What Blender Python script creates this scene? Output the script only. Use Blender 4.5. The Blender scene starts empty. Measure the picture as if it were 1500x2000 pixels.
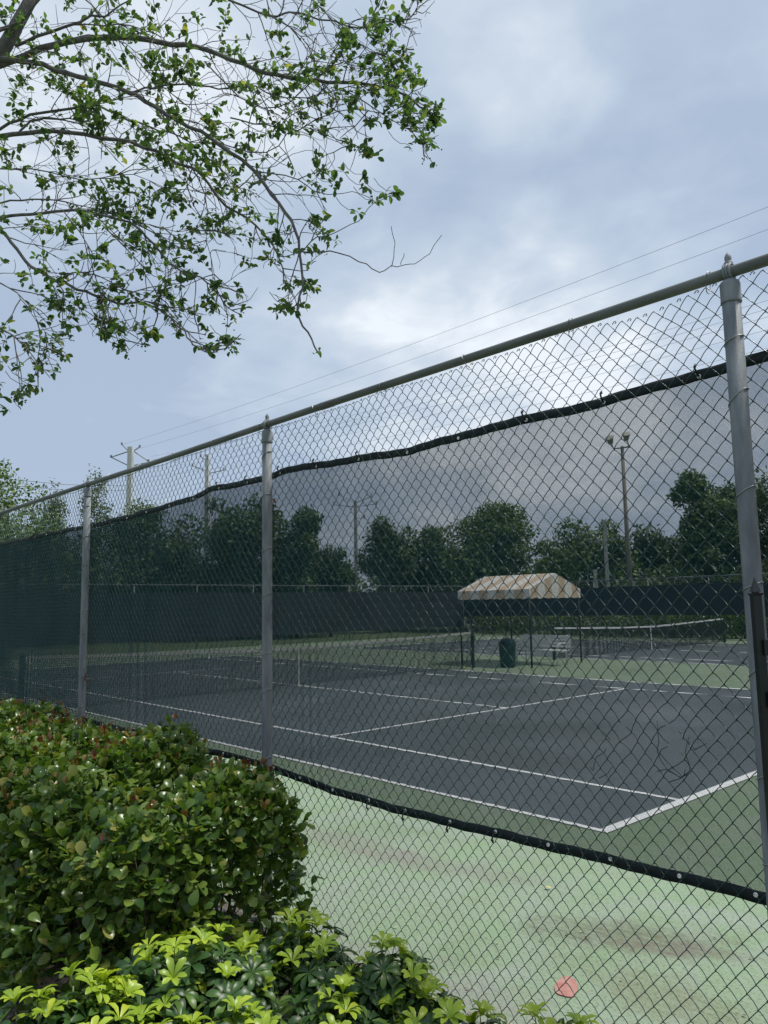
import bpy, math, random
import numpy as np
from mathutils import Vector, Matrix
rnd = random.Random(7)
rng = np.random.default_rng(11)
SC = bpy.context.scene
COL = SC.collection
PI = math.pi

# ------------------------------------------------------------------ camera
F, CH, PITCH, ROLL, YAW, CD = 1502.0, 1.8885, 0.12147, -0.01866, -0.83284, 2.7821   # focal length in photo pixels, eye height, angles, distance to fence
fw = Vector((math.sin(YAW)*math.cos(PITCH), math.cos(YAW)*math.cos(PITCH), math.sin(PITCH)))
rt = Vector((math.cos(YAW), -math.sin(YAW), 0)); up = rt.cross(fw)
R2 = rt*math.cos(ROLL)+up*math.sin(ROLL); U2 = -rt*math.sin(ROLL)+up*math.cos(ROLL)
CAM = Vector((0, -CD, CH))
cd = bpy.data.cameras.new('camera'); cam = bpy.data.objects.new('camera', cd); COL.objects.link(cam)
m = Matrix((R2, U2, -fw)).transposed().to_4x4(); m.translation = CAM; cam.matrix_world = m
cd.sensor_fit = 'VERTICAL'; cd.sensor_height = 24; cd.lens = 24*F/2000; cd.clip_start = .05; cd.clip_end = 3000
SC.camera = cam
def ray(px, py): return (px-750)/F*R2-(py-1000)/F*U2+fw
def D(px, py, z): return CAM+ray(px, py)*z                      # a point at depth z
def onY(px, py, y): d = ray(px, py); return CAM+d*((y-CAM.y)/d.y)
def onZ(px, py, z): d = ray(px, py); return CAM+d*((z-CAM.z)/d.z)
def proj(P):
    v = Vector(P)-CAM; z = v.dot(fw); return 750+F*v.dot(R2)/z, 1000-F*v.dot(U2)/z, z

# ------------------------------------------------------------------ sky and sun
SUN_EL, SUN_AZ = math.radians(64), math.radians(48)             # azimuth from +Y towards +X
w = bpy.data.worlds.new('World'); SC.world = w; w.use_nodes = True
nt = w.node_tree; nt.nodes.clear()
def N(t, **k):
    n = nt.nodes.new(t)
    for a, b in k.items(): setattr(n, a, b)
    return n
def L(a, b): nt.links.new(a, b)
def val(n, i, v): n.inputs[i].default_value = v
out = N('ShaderNodeOutputWorld'); bg = N('ShaderNodeBackground'); L(bg.outputs[0], out.inputs[0])
sky = N('ShaderNodeTexSky', sky_type='NISHITA'); sky.sun_disc = False
sky.sun_elevation = SUN_EL; sky.sun_rotation = SUN_AZ; sky.dust_density = 1
skys = N('ShaderNodeMix', data_type='RGBA', blend_type='MULTIPLY'); val(skys, 0, 1); L(sky.outputs[0], skys.inputs[6]); val(skys, 7, (.1, .1, .1, 1))
tc = N('ShaderNodeTexCoord')
sep = N('ShaderNodeSeparateXYZ'); L(tc.outputs['Generated'], sep.inputs[0])
def M(op, a, b=None, c=None, clamp=False):
    n = N('ShaderNodeMath', operation=op); n.use_clamp = clamp
    for i, v in enumerate((a, b, c)):
        if v is None: continue
        if isinstance(v, (int, float)): n.inputs[i].default_value = v
        else: L(v, n.inputs[i])
    return n.outputs[0]
zz = M('ADD', M('MAXIMUM', sep.outputs[2], 0.0), .22)
cx, cy = M('DIVIDE', sep.outputs[0], zz), M('DIVIDE', sep.outputs[1], zz)
cmb = N('ShaderNodeCombineXYZ'); L(cx, cmb.inputs[0]); L(cy, cmb.inputs[1])
def noise(vec, scale, det, rough, dist=0.0, off=0):
    mp = N('ShaderNodeMapping'); L(vec, mp.inputs[0]); mp.inputs[1].default_value = (off, off*.7, off*.3)
    n = N('ShaderNodeTexNoise'); L(mp.outputs[0], n.inputs['Vector'])
    n.inputs['Scale'].default_value = scale; n.inputs['Detail'].default_value = det
    n.inputs['Roughness'].default_value = rough; n.inputs['Distortion'].default_value = dist
    return n
n1 = noise(cmb.outputs[0], 1.5, 3.5, .5, .5, 3.1); n2 = noise(cmb.outputs[0], 5.0, 6, .55, .3, 8.4)
nw = noise(tc.outputs['Generated'], 5.5, 3, .55, 0, 1.7)
# warped direction for soft bright and dark cloud patches
wv = N('ShaderNodeVectorMath', operation='MULTIPLY_ADD'); L(nw.outputs['Color'], wv.inputs[0]); wv.inputs[1].default_value = (.26,)*3
off = N('ShaderNodeVectorMath', operation='SUBTRACT'); L(tc.outputs['Generated'], off.inputs[0]); off.inputs[1].default_value = (.13,)*3
L(off.outputs[0], wv.inputs[2]); nrm = N('ShaderNodeVectorMath', operation='NORMALIZE'); L(wv.outputs[0], nrm.inputs[0])
acc = M('ADD', M('MULTIPLY', n1.outputs[0], 1.15), M('MULTIPLY', n2.outputs[0], 1.15))
acc = M('SUBTRACT', acc, .90)
# cloud masses: direction, angular radius in degrees, strength
for px, py, rad, s in [(985, 60, 7, .34), (1085, 205, 3.4, .30), (1335, 385, 4.2, .20), (800, 665, 3.5, .22), (640, 640, 6, .10), (250, 60, 13, .26), (330, 330, 10, .16), (640, 300, 7, -.10), (720, 520, 8, -.12),
                       (1250, 720, 9, .42), (950, 800, 9, .34), (1480, 60, 6, .16), (700, 470, 7, .08), (1060, 640, 8, .10),
                       (1290, 190, 7, -.13), (880, 170, 6, -.14), (1180, 400, 8, -.17), (200, 820, 15, -.26), (1420, 500, 8, -.15), (960, 400, 6, -.06),
                       (1080, 940, 5, -.06), (1300, 950, 5, -.05), (560, 840, 8, .16), (60, 700, 9, -.12)]:
    d = ray(px, py).normalized()
    dt = N('ShaderNodeVectorMath', operation='DOT_PRODUCT'); L(nrm.outputs[0], dt.inputs[0]); dt.inputs[1].default_value = d
    mr = N('ShaderNodeMapRange', interpolation_type='SMOOTHSTEP'); L(dt.outputs['Value'], mr.inputs[0])
    val(mr, 1, math.cos(math.radians(rad*1.7))); val(mr, 2, 1.0); val(mr, 3, 0); val(mr, 4, s)
    acc = M('ADD', acc, mr.outputs[0])
cr = N('ShaderNodeValToRGB'); L(acc, cr.inputs[0])
e = cr.color_ramp.elements
e[0].position = .05; e[0].color = (.36, .445, .575, 1); e[1].position = 1.05; e[1].color = (.75, .80, .855, 1)
for p_, c_ in ((.36, (.435, .52, .635, 1)), (.66, (.535, .61, .70, 1))):
    x = e.new(p_); x.color = c_
mixs = N('ShaderNodeMix', data_type='RGBA'); val(mixs, 0, .93); L(skys.outputs[2], mixs.inputs[6]); L(cr.outputs[0], mixs.inputs[7])
L(mixs.outputs[2], bg.inputs[0]); val(bg, 1, 1.0)
sl = bpy.data.lights.new('sun', 'SUN'); sl.energy = 3.6; sl.angle = math.radians(10); sl.color = (1, .96, .89)
so = bpy.data.objects.new('sun', sl); COL.objects.link(so)
sd = Vector((math.sin(SUN_AZ)*math.cos(SUN_EL), math.cos(SUN_AZ)*math.cos(SUN_EL), math.sin(SUN_EL)))
so.rotation_euler = sd.to_track_quat('Z', 'Y').to_euler(); so.location = (0, 0, 30)
vs = SC.view_settings; vs.view_transform = 'Standard'; vs.look = 'None'; vs.exposure = 0.28; vs.gamma = 1; vs.use_curve_mapping = False
SC.render.engine = 'CYCLES'; cy_ = SC.cycles; cy_.use_denoising = True; cy_.max_bounces = 6; cy_.transparent_max_bounces = 24
cy_.use_adaptive_sampling = False
SC.render.filter_size = 1.2

# ------------------------------------------------------------------ materials
MATS = {}
def base(name):
    mt = bpy.data.materials.new(name); mt.use_nodes = True
    t = mt.node_tree; return mt, t, t.nodes['Principled BSDF']
def tnoise(t, scale, det=4, rough=.6, coord='Object', stretch=(1, 1, 1), dist=0):
    c = t.nodes.new('ShaderNodeTexCoord'); mp = t.nodes.new('ShaderNodeMapping'); t.links.new(c.outputs[coord], mp.inputs[0]); mp.inputs[3].default_value = stretch
    n = t.nodes.new('ShaderNodeTexNoise'); t.links.new(mp.outputs[0], n.inputs['Vector'])
    n.inputs['Scale'].default_value = scale; n.inputs['Detail'].default_value = det; n.inputs['Roughness'].default_value = rough; n.inputs['Distortion'].default_value = dist
    return n.outputs[0]
def ramp(t, fac, stops):
    r = t.nodes.new('ShaderNodeValToRGB'); t.links.new(fac, r.inputs[0]); el = r.color_ramp.elements
    while len(el) > 2: el.remove(el[-1])
    for i, (p_, c_) in enumerate(stops):
        x = el[i] if i < 2 else el.new(p_)
        x.position = p_; x.color = (*c_, 1) if len(c_) == 3 else c_
    return r.outputs[0]
def tmix(t, fac, a, b, blend='MIX'):
    n = t.nodes.new('ShaderNodeMix'); n.data_type = 'RGBA'; n.blend_type = blend
    for i, v in ((0, fac), (6, a), (7, b)):
        if isinstance(v, (int, float)): n.inputs[i].default_value = v
        elif isinstance(v, tuple): n.inputs[i].default_value = (*v, 1)
        else: t.links.new(v, n.inputs[i])
    return n.outputs[2]
def bump(t, b, h, s=.3, d=.01):
    n = t.nodes.new('ShaderNodeBump'); n.inputs['Strength'].default_value = s; n.inputs['Distance'].default_value = d
    t.links.new(h, n.inputs['Height']); t.links.new(n.outputs[0], b.inputs['Normal'])
def mat(name, stops, scale=8, rough=.6, metal=0, det=4, stretch=(1, 1, 1), bmp=0, bscale=60, spec=.5):
    if name in MATS: return MATS[name]
    mt, t, b = base(name)
    t.links.new(ramp(t, tnoise(t, scale, det, stretch=stretch), stops), b.inputs['Base Color'])
    b.inputs['Roughness'].default_value = rough; b.inputs['Metallic'].default_value = metal; b.inputs['Specular IOR Level'].default_value = spec
    if bmp: bump(t, b, tnoise(t, bscale), bmp)
    MATS[name] = mt; return mt
def leafmat(name, stops, rough=.4, trans=.35, tcol=(1, 1.15, .45), spec=.5):
    mt, t, b = base(name)
    g = t.nodes.new('ShaderNodeNewGeometry')
    c = ramp(t, g.outputs['Random Per Island'], stops)
    c = tmix(t, tnoise(t, 30, 2), c, tmix(t, 1.0, c, (.72, .8, .7), 'MULTIPLY'))
    t.links.new(c, b.inputs['Base Color']); b.inputs['Roughness'].default_value = rough; b.inputs['Specular IOR Level'].default_value = spec
    tr = t.nodes.new('ShaderNodeBsdfTranslucent'); t.links.new(tmix(t, 1.0, c, tcol, 'MULTIPLY'), tr.inputs[0])
    mx = t.nodes.new('ShaderNodeMixShader'); mx.inputs[0].default_value = trans
    t.links.new(b.outputs[0], mx.inputs[1]); t.links.new(tr.outputs[0], mx.inputs[2])
    t.links.new(mx.outputs[0], t.nodes['Material Output'].inputs[0]); MATS[name] = mt; return mt
galv = mat('galvanised_steel', [(.28, (.135, .145, .155)), (.5, (.205, .22, .232)), (.72, (.29, .305, .315))], 22, .68, .15, 8, (1, 1, .22), .2, 140)
galv2 = mat('weathered_rail_steel', [(.3, (.10, .106, .098)), (.5, (.145, .152, .142)), (.7, (.20, .208, .195))], 14, .65, .15, 6, (.2, 1, 1), .12, 60)
wirem = mat('green_vinyl_wire', [(.3, (.008, .036, .032)), (.7, (.014, .060, .050))], 20, .27, 0, 2, spec=.7)
tiem = mat('tie_wire_steel', [(.3, (.30, .31, .31)), (.7, (.42, .43, .42))], 30, .4, .6)
fabric = mat('dark_green_screen_fabric', [(.3, (.008, .027, .033)), (.7, (.014, .042, .054))], 3, .95, 0, 3, spec=.04)
hemm = mat('dark_hem_vinyl', [(.3, (.004, .010, .012)), (.7, (.008, .016, .018))], 12, .75, 0, 3, (1, 1, 4), .3, 25)
blackp = mat('black_powder_coat', [(.3, (.004, .005, .006)), (.7, (.009, .010, .012))], 20, .38)
blackpanel = mat('dark_brown_sheet', [(.3, (.010, .010, .011)), (.7, (.018, .016, .016))], 6, .6)
grommetm = mat('pale_brass_and_bright_hole', [(.3, (.8, .8, .74)), (.7, (.9, .9, .85))], 20, .35, .2)
bark = mat('grey_bark', [(.3, (.085, .08, .075)), (.7, (.21, .195, .18))], 30, .85, 0, 6, (1, 1, .4), .5, 60, .2)
barkd = mat('dark_bark', [(.3, (.05, .042, .035)), (.7, (.12, .10, .085))], 12, .9, 0, 5, spec=.2)
conc = mat('pale_concrete', [(.3, (.42, .42, .39)), (.7, (.56, .55, .51))], 3, .85, 0, 6, (1, 1, .3), .2, 30, .2)
wood = mat('weathered_pole_wood', [(.3, (.20, .175, .145)), (.7, (.31, .28, .24))], 4, .85, 0, 6, (3, 3, .2), spec=.2)
cable = mat('cable_grey', [(.3, (.20, .21, .23)), (.7, (.26, .27, .29))], 3, .6)
white = mat('white_paint', [(.3, (.62, .63, .62)), (.7, (.76, .77, .76))], 9, .5)
canm = mat('green_bin_plastic', [(.3, (.008, .045, .042)), (.7, (.014, .065, .06))], 9, .4)
greenp = mat('green_painted_post', [(.3, (.012, .030, .022)), (.7, (.022, .045, .034))], 9, .45)
netm = mat('black_net_cord', [(.3, (.010, .014, .012)), (.7, (.018, .022, .02))], 9, .8)
farfab = mat('far_screen_fabric', [(.3, (.022, .028, .034)), (.7, (.040, .048, .056))], .6, .85, 0, 5, (1, 1, 2), spec=.2)

def add_stain_or_sheen(t, c, col, px, py, rx, ry, amount, ang=0.0, rough=.5):
    """a wear stain or painted sheen of its own shape at a place on the ground"""
    P = onZ(px, py, 0)
    co = t.nodes.new('ShaderNodeTexCoord'); mp = t.nodes.new('ShaderNodeMapping'); mp.vector_type = 'TEXTURE'
    t.links.new(co.outputs['Object'], mp.inputs[0]); mp.inputs[1].default_value = (P.x, P.y, 0); mp.inputs[2].default_value = (0, 0, ang); mp.inputs[3].default_value = (rx, ry, 1)
    ln = t.nodes.new('ShaderNodeVectorMath'); ln.operation = 'LENGTH'; t.links.new(mp.outputs[0], ln.inputs[0])
    nz = tnoise(t, 5.0, 12, .80, stretch=(.7, 1.3, 1))
    ad = t.nodes.new('ShaderNodeMath'); ad.operation = 'MULTIPLY_ADD'; t.links.new(nz, ad.inputs[0]); ad.inputs[1].default_value = 2.6; t.links.new(ln.outputs['Value'], ad.inputs[2])
    mr = t.nodes.new('ShaderNodeMapRange'); mr.interpolation_type = 'SMOOTHSTEP'; t.links.new(ad.outputs[0], mr.inputs[0])
    for i, v in ((1, 1.55), (2, 2.35), (3, amount), (4, 0.0)): mr.inputs[i].default_value = v
    gr = t.nodes.new('ShaderNodeMapRange'); t.links.new(tnoise(t, 22, 8, .8, stretch=(.5, 1.4, 1)), gr.inputs[0])
    for i, v in ((1, .40), (2, .60), (3, .25), (4, 1.0)): gr.inputs[i].default_value = v
    mu = t.nodes.new('ShaderNodeMath'); mu.operation = 'MULTIPLY'; t.links.new(mr.outputs[0], mu.inputs[0]); t.links.new(gr.outputs[0], mu.inputs[1])
    return tmix(t, mu.outputs[0], c, col)
def ground_mats():
    mt, t, b = base('faded_green_court_paint')
    c = ramp(t, tnoise(t, .55, 7, .62, stretch=(1, .6, 1)), [(.32, (.145, .205, .115)), (.48, (.185, .262, .150)), (.58, (.200, .285, .168)), (.70, (.230, .300, .215))])
    c = tmix(t, ramp(t, tnoise(t, 2.2, 8, .7, stretch=(1, .5, 1), dist=.6), [(.42, (0, 0, 0)), (.68, (.85, .85, .85))]), c, (.235, .270, .225))
    c = tmix(t, ramp(t, tnoise(t, 7, 12, .82, stretch=(.6, 1.3, 1)), [(.50, (0, 0, 0)), (.66, (.55, .55, .55))]), c, (.17, .20, .11))
    c = tmix(t, ramp(t, tnoise(t, 11, 12, .85, stretch=(.8, 1.2, 1), dist=.4), [(.56, (0, 0, 0)), (.70, (.6, .6, .6))]), c, (.29, .32, .28))
    c = add_stain_or_sheen(t, c, (.20, .20, .18), 720, 1900, .9, .45, .9)
    c = add_stain_or_sheen(t, c, (.21, .205, .185), 1000, 1990, .9, .35, .8)
    c = add_stain_or_sheen(t, c, (.105, .105, .062), 1230, 1830, .75, .30, 1.0, .5)
    c = add_stain_or_sheen(t, c, (.13, .115, .085), 1300, 1850, .45, .14, 1.0, .6)
    c = add_stain_or_sheen(t, c, (.15, .165, .09), 1330, 1960, .8, .3, .9)
    c = add_stain_or_sheen(t, c, (.185, .175, .145), 690, 1650, 1.0, .3, .9)
    c = add_stain_or_sheen(t, c, (.185, .18, .15), 860, 1690, 1.1, .25, .85, .3)
    c = add_stain_or_sheen(t, c, (.28, .30, .285), 1400, 1790, .7, .2, .6, .3)
    c = add_stain_or_sheen(t, c, (.28, .31, .30), 900, 1620, 1.2, .25, .5, .3)
    sp = ramp(t, tnoise(t, 60, 3, .7), [(.36, (.50, .52, .48)), (.50, (1, 1, 1))])
    c = tmix(t, .8, c, sp, 'MULTIPLY')
    t.links.new(c, b.inputs['Base Color']); b.inputs['Roughness'].default_value = .75; bump(t, b, tnoise(t, 220, 3), .25, .004); MATS['surround'] = mt
    mt, t, b = base('slate_blue_court_paint')
    c = ramp(t, tnoise(t, .35, 7, .65, stretch=(1, .5, 1), dist=.5), [(.34, (.050, .064, .062)), (.47, (.076, .096, .098)), (.56, (.088, .110, .116)), (.66, (.128, .152, .160))])
    c = add_stain_or_sheen(t, c, (.060, .062, .055), 1000, 1480, 1.6, .8, .85)
    c = add_stain_or_sheen(t, c, (.15, .165, .165), 1290, 1390, 2.0, .8, .5)  # sky sheen on the far part of the court, painted as a paler patch
    c = add_stain_or_sheen(t, c, (.058, .062, .056), 850, 1400, 1.5, 1.2, .7)
    c = add_stain_or_sheen(t, c, (.09, .09, .085), 1150, 1440, 1.2, .6, .6)
    c = tmix(t, .7, c, ramp(t, tnoise(t, 14, 8, .75), [(.34, (.70, .70, .70)), (.55, (1, 1, 1))]), 'MULTIPLY')
    t.links.new(c, b.inputs['Base Color']); b.inputs['Roughness'].default_value = .48; bump(t, b, tnoise(t, 220, 3), .15, .002); MATS['court'] = mt
    mt, t, b = base('dry_leaf_mulch')
    c = ramp(t, tnoise(t, 26, 6, .75), [(.30, (.05, .042, .036)), (.5, (.15, .135, .12)), (.68, (.33, .30, .27))])
    t.links.new(c, b.inputs['Base Color']); b.inputs['Roughness'].default_value = .95; bump(t, b, tnoise(t, 40, 6, .7), 1.0, .02); MATS['mulch'] = mt
    mt, t, b = base('lawn_green')
    c = ramp(t, tnoise(t, .5, 8, .7), [(.3, (.045, .075, .025)), (.7, (.09, .13, .045))])
    t.links.new(c, b.inputs['Base Color']); b.inputs['Roughness'].default_value = .95; MATS['lawn'] = mt
    mt, t, b = base('court_line_paint')
    c = ramp(t, tnoise(t, 14, 6, .75), [(.3, (.72, .73, .72)), (.5, (.88, .89, .88))])
    t.links.new(c, b.inputs['Base Color']); b.inputs['Roughness'].default_value = .6; MATS['line'] = mt
ground_mats()

# ------------------------------------------------------------------ mesh helpers
def obj(name, V, Fc, material, parent=None, smooth=False, mats=None, mi=None):
    me = bpy.data.meshes.new(name)
    V = np.asarray(V, dtype=np.float32).reshape(-1, 3)
    if isinstance(Fc, np.ndarray):
        n, k = Fc.shape
        me.vertices.add(len(V)); me.vertices.foreach_set('co', V.ravel())
        me.loops.add(n*k); me.loops.foreach_set('vertex_index', Fc.astype(np.int32).ravel())
        me.polygons.add(n); me.polygons.foreach_set('loop_start', np.arange(0, n*k, k, dtype=np.int32)); me.polygons.foreach_set('loop_total', np.full(n, k, dtype=np.int32))
        me.update(calc_edges=True)
    else:
        me.from_pydata([tuple(v) for v in V.tolist()], [], Fc); me.update()
    if smooth: me.polygons.foreach_set('use_smooth', [True]*len(me.polygons))
    for x in (mats or [material]): me.materials.append(x)
    if mi is not None: me.polygons.foreach_set('material_index', np.asarray(mi, dtype=np.int32))
    o = bpy.data.objects.new(name, me); COL.objects.link(o)
    if parent: o.parent = parent
    return o
def thing(name, label, cat, loc=(0, 0, 0), rz=0, group=None):
    o = bpy.data.objects.new(name, None); COL.objects.link(o); o.location = loc; o.rotation_euler = (0, 0, rz); o.empty_display_size = .2
    o['label'] = label; o['category'] = cat
    if group: o['group'] = group
    return o
def tag(o, label, cat, group=None):
    o['label'] = label; o['category'] = cat
    if group: o['group'] = group
    return o
def struct(o): o['kind'] = 'structure'; return o
class MB:
    def __init__(s): s.v = []; s.f = []
    def add(s, v, f):
        n = len(s.v); s.v += [tuple(p) for p in v]; s.f += [tuple(i+n for i in q) for q in f]; return s
    def box(s, a, b, M=None):
        (x0, y0, z0), (x1, y1, z1) = a, b
        v = [(x0, y0, z0), (x1, y0, z0), (x1, y1, z0), (x0, y1, z0), (x0, y0, z1), (x1, y0, z1), (x1, y1, z1), (x0, y1, z1)]
        if M: v = [M @ Vector(p) for p in v]
        return s.add(v, [(0, 3, 2, 1), (4, 5, 6, 7), (0, 1, 5, 4), (1, 2, 6, 5), (2, 3, 7, 6), (3, 0, 4, 7)])
    def tube(s, pts, r, n=8, cap=True):
        pts = [Vector(p) for p in pts]; k = len(pts); rr = r if isinstance(r, (list, tuple)) else [r]*k
        t0 = (pts[1]-pts[0]).normalized(); a = t0.cross(Vector((0, 0, 1)))
        if a.length < .1: a = t0.cross(Vector((1, 0, 0)))
        a.normalize(); v = []
        for i, p in enumerate(pts):
            t = (pts[min(i+1, k-1)]-pts[max(i-1, 0)]).normalized(); a = (a-t*a.dot(t)).normalized(); b = t.cross(a)
            for j in range(n):
                th = 2*PI*j/n; v.append(p+(a*math.cos(th)+b*math.sin(th))*rr[i])
        f = [(i*n+j, i*n+(j+1) % n, (i+1)*n+(j+1) % n, (i+1)*n+j) for i in range(k-1) for j in range(n)]
        if cap: f += [tuple(range(n))[::-1], tuple((k-1)*n+j for j in range(n))]
        return s.add(v, f)
    def lathe(s, prof, c=(0, 0, 0), n=16):
        k = len(prof); v = [(c[0]+r*math.cos(2*PI*j/n), c[1]+r*math.sin(2*PI*j/n), c[2]+z) for r, z in prof for j in range(n)]
        f = [(i*n+j, i*n+(j+1) % n, (i+1)*n+(j+1) % n, (i+1)*n+j) for i in range(k-1) for j in range(n)]
        f += [tuple(range(n))[::-1], tuple((k-1)*n+j for j in range(n))]
        return s.add(v, f)
    def build(s, name, mt, parent=None, smooth=False): return obj(name, s.v, s.f, mt, parent, smooth)
def sheet(name, x0, x1, y0, y1, z, mt, nx=1, ny=1):
    xs = np.linspace(x0, x1, nx+1); ys = np.linspace(y0, y1, ny+1)
    V = [(x, y, z) for y in ys for x in xs]; f = [(j*(nx+1)+i, j*(nx+1)+i+1, (j+1)*(nx+1)+i+1, (j+1)*(nx+1)+i) for j in range(ny) for i in range(nx)]
    return obj(name, V, f, mt)

# ------------------------------------------------------------------ ground and courts
XC, YC = -3.6733, 2.9644            # near court corner
FENCE_Y, BACK_X, FAR_Y = 0.0, -33.6, 34.5
struct(sheet('ground', -400, 400, -400, 400, -.03, MATS['lawn']))
struct(sheet('court_surround', BACK_X-.2, 12, -.10, FAR_Y+.2, 0.0, MATS['surround']))
LEN = 23.77
Y2 = 19.85
struct(sheet('court', XC-LEN, XC, YC, YC+10.97, .004, MATS['court']))
o = struct(sheet('court', XC-LEN, XC, Y2, Y2+10.97, .004, MATS['court']))
def court_lines(y0):
    m_ = MB(); z = .008; W = .062; X0, X1 = XC-LEN, XC
    def ln(xa, xb, ya, yb): m_.add([(xa, ya, z), (xb, ya, z), (xb, yb, z), (xa, yb, z)], [(0, 1, 2, 3)])
    ln(X1-.10, X1, y0, y0+10.97); ln(X0, X0+.10, y0, y0+10.97)                    # baselines
    for yy in (y0, y0+10.97-W, y0+1.37, y0+9.60-W): ln(X0+.10, X1-.10, yy, yy+W)   # sidelines
    for xx in (X1-5.485, X0+5.485-W): ln(xx, xx+W, y0+1.37+W, y0+9.60-W)
    ln(X0+5.485+.0, X1-5.485, y0+5.46, y0+5.46+W)
    ln(X1-.20, X1-.10, y0+5.46, y0+5.51); ln(X0+.10, X0+.20, y0+5.46, y0+5.51)
    return struct(m_.build('court_lines', MATS['line']))
court_lines(YC); court_lines(Y2)
# planting bed on our side, gently uneven
def bed():
    V = []; nx, ny = 110, 34
    for j in range(ny+1):
        for i in range(nx+1):
            x = -12+14*i/nx; y = -3.4+3.43*j/ny
            e_ = min(1, (ny-j)/2.5)
            V.append((x, y, -.012+e_*(.028+.012*math.sin(x*5.1+y*3)+.014*rnd.random())))
    f = [(j*(nx+1)+i, j*(nx+1)+i+1, (j+1)*(nx+1)+i+1, (j+1)*(nx+1)+i) for j in range(ny) for i in range(nx)]
    struct(obj('planting_bed', V, f, MATS['mulch'], smooth=True))
bed()

# ------------------------------------------------------------------ near chain link fence
POSTX = [-1.1407-3.05*k for k in range(-1, 4)]
RZ, RR, PR = 3.0895, .0215, .0325
fence = thing('chain_link_fence', 'tall near chain-link fence of green wire on round grey posts beside the hedge', 'fence', (POSTX[2], 0, 0))
def rel(o, p): o.parent = p; o.matrix_parent_inverse = Matrix.Translation(-p.location); return o
def mk(mb, name, mt, parent, smooth=True):
    o = mb.build(name, mt, None, smooth)
    o.parent = parent; o.matrix_parent_inverse = parent.matrix_basis.inverted() if parent.type == 'EMPTY' else Matrix()
    return o
bpy.context.view_layer.update()
mb = MB(); mb.tube([(x, .0015*math.sin(x*2.1), RZ+.003*math.sin(x*1.3)) for x in np.linspace(-12.6, 2.0, 60)], RR, 20); rail = mk(mb, 'top_rail', galv2, fence)
for x in (-3.55, -9.3):
    mb = MB(); mb.tube([(x-.06, 0, RZ+.003*math.sin((x-.06)*1.3)), (x+.06, 0, RZ+.003*math.sin((x+.06)*1.3))], RR+.0016, 20); mk(mb, 'rail_sleeve', galv2, fence)
for i, x in enumerate(POSTX):
    mb = MB(); mb.tube([(x, 0, z) for z in (-.02, .6, 1.2, 1.8, 2.4, 3.04)], PR, 24); p = mk(mb, 'post', galv, fence)
    mb = MB()
    mb.lathe([(PR+.0035, -.075), (PR+.0045, -.070), (PR+.0035, -.062), (PR+.0035, -.005), (PR, .006), (PR*.55, .017)], (x, 0, 3.043), 24)
    ring = [(x, math.cos(a)*(RR+.006), RZ+math.sin(a)*(RR+.006)) for a in np.linspace(-PI*.5, PI*1.5, 21)]
    for dx in (-.010, 0, .010): mb.tube([(q[0]+dx, q[1], q[2]) for q in ring], .006, 6)
    mb.lathe([(.013, -.012), (.012, .004), (.016, .008), (.016, .014), (.010, .018), (.0125, .024), (.0125, .036), (.008, .046), (.003, .053)], (x, 0, RZ+RR), 12)
    mk(mb, 'post_cap', galv, p)
    for z in (2.86, 2.60, 2.27, 1.93, 1.63, 1.32, .98, .62, .3):
        mb = MB(); zz_ = z+.04*math.sin(x*7+z*9); tilt = .022+.008*math.sin(z*13+x)
        mb.tube([(x-math.cos(a)*(PR+.0025), -math.sin(a)*(PR+.0025) if math.sin(a) > 0 else .03*abs(math.sin(a))+.0, zz_-tilt*math.cos(a)) for a in np.linspace(-.45, PI+.45, 18)], .0021, 6)
        mk(mb, 'tie_wire', tiem, p)
for x in np.arange(-12.2, 1.8, .61):
    if min(abs(x-px_) for px_ in POSTX) < .06: continue
    mb = MB(); lean = rnd.uniform(-.012, .012)
    mb.tube([(x+lean*math.sin(a), math.cos(a)*(RR+.003)+.008*(math.sin(a) < -.2)*1.0, RZ+math.sin(a)*(RR+.003)-(.028 if math.sin(a) < -.8 else 0)) for a in np.linspace(-PI*.5, PI*1.5, 22)], .0020, 6)
    mk(mb, 'rail_tie', tiem, fence)

MY = .040; WX = .0357; WZ = .0405
HOLE = onY(1315, 1450, MY)
def warp(X, Y, Z):
    """low slow waves of a slack fence, and the kicked-in damage near the right post"""
    y = Y+.006*np.sin(X*2.3+Z*1.1)+.004*np.sin(X*6.1-Z*2.7)+.003*np.sin(Z*5.3+X*1.7)
    x = X+.0035*np.sin(Z*3.1+X*4.0)+.0018*np.sin(Z*11+X*7)+.0022*np.sin(Z*7.3-X*13)
    z = Z+.0030*np.sin(X*3.7)+.0018*np.sin(X*9.1+Z*2.1)
    # mesh hangs off the rail between ties
    top = np.clip((Z-2.6)/.45, 0, 1)**3
    z = z-top*(.024*np.exp(-((X+1.52)/.22)**2)+.008*np.exp(-((X+2.6)/.3)**2)+.010*np.sin(X*5.15)**2)
    # damage
    for hx, hz, sx, sz, amp in ((HOLE.x, HOLE.z, .05, .09, .022), (HOLE.x-.20, HOLE.z+.02, .04, .07, .013)):
        dx, dz = X-hx, Z-hz; rr = (dx/sx)**2+(dz/sz)**2
        g = np.exp(-rr*.6)
        x = x+np.sign(dx+1e-6)*amp*g*np.minimum(1, np.abs(dx)/.02); y = y+.012*g; z = z-.010*g*np.sin(X*25)
    # long vertical kinks in the left bays
    x = x+.010*np.exp(-((X+4.75)/.16)**2)*np.sin(Z*9)*np.exp(-((Z-1.35)/.35)**2)
    return x, y, z
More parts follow.
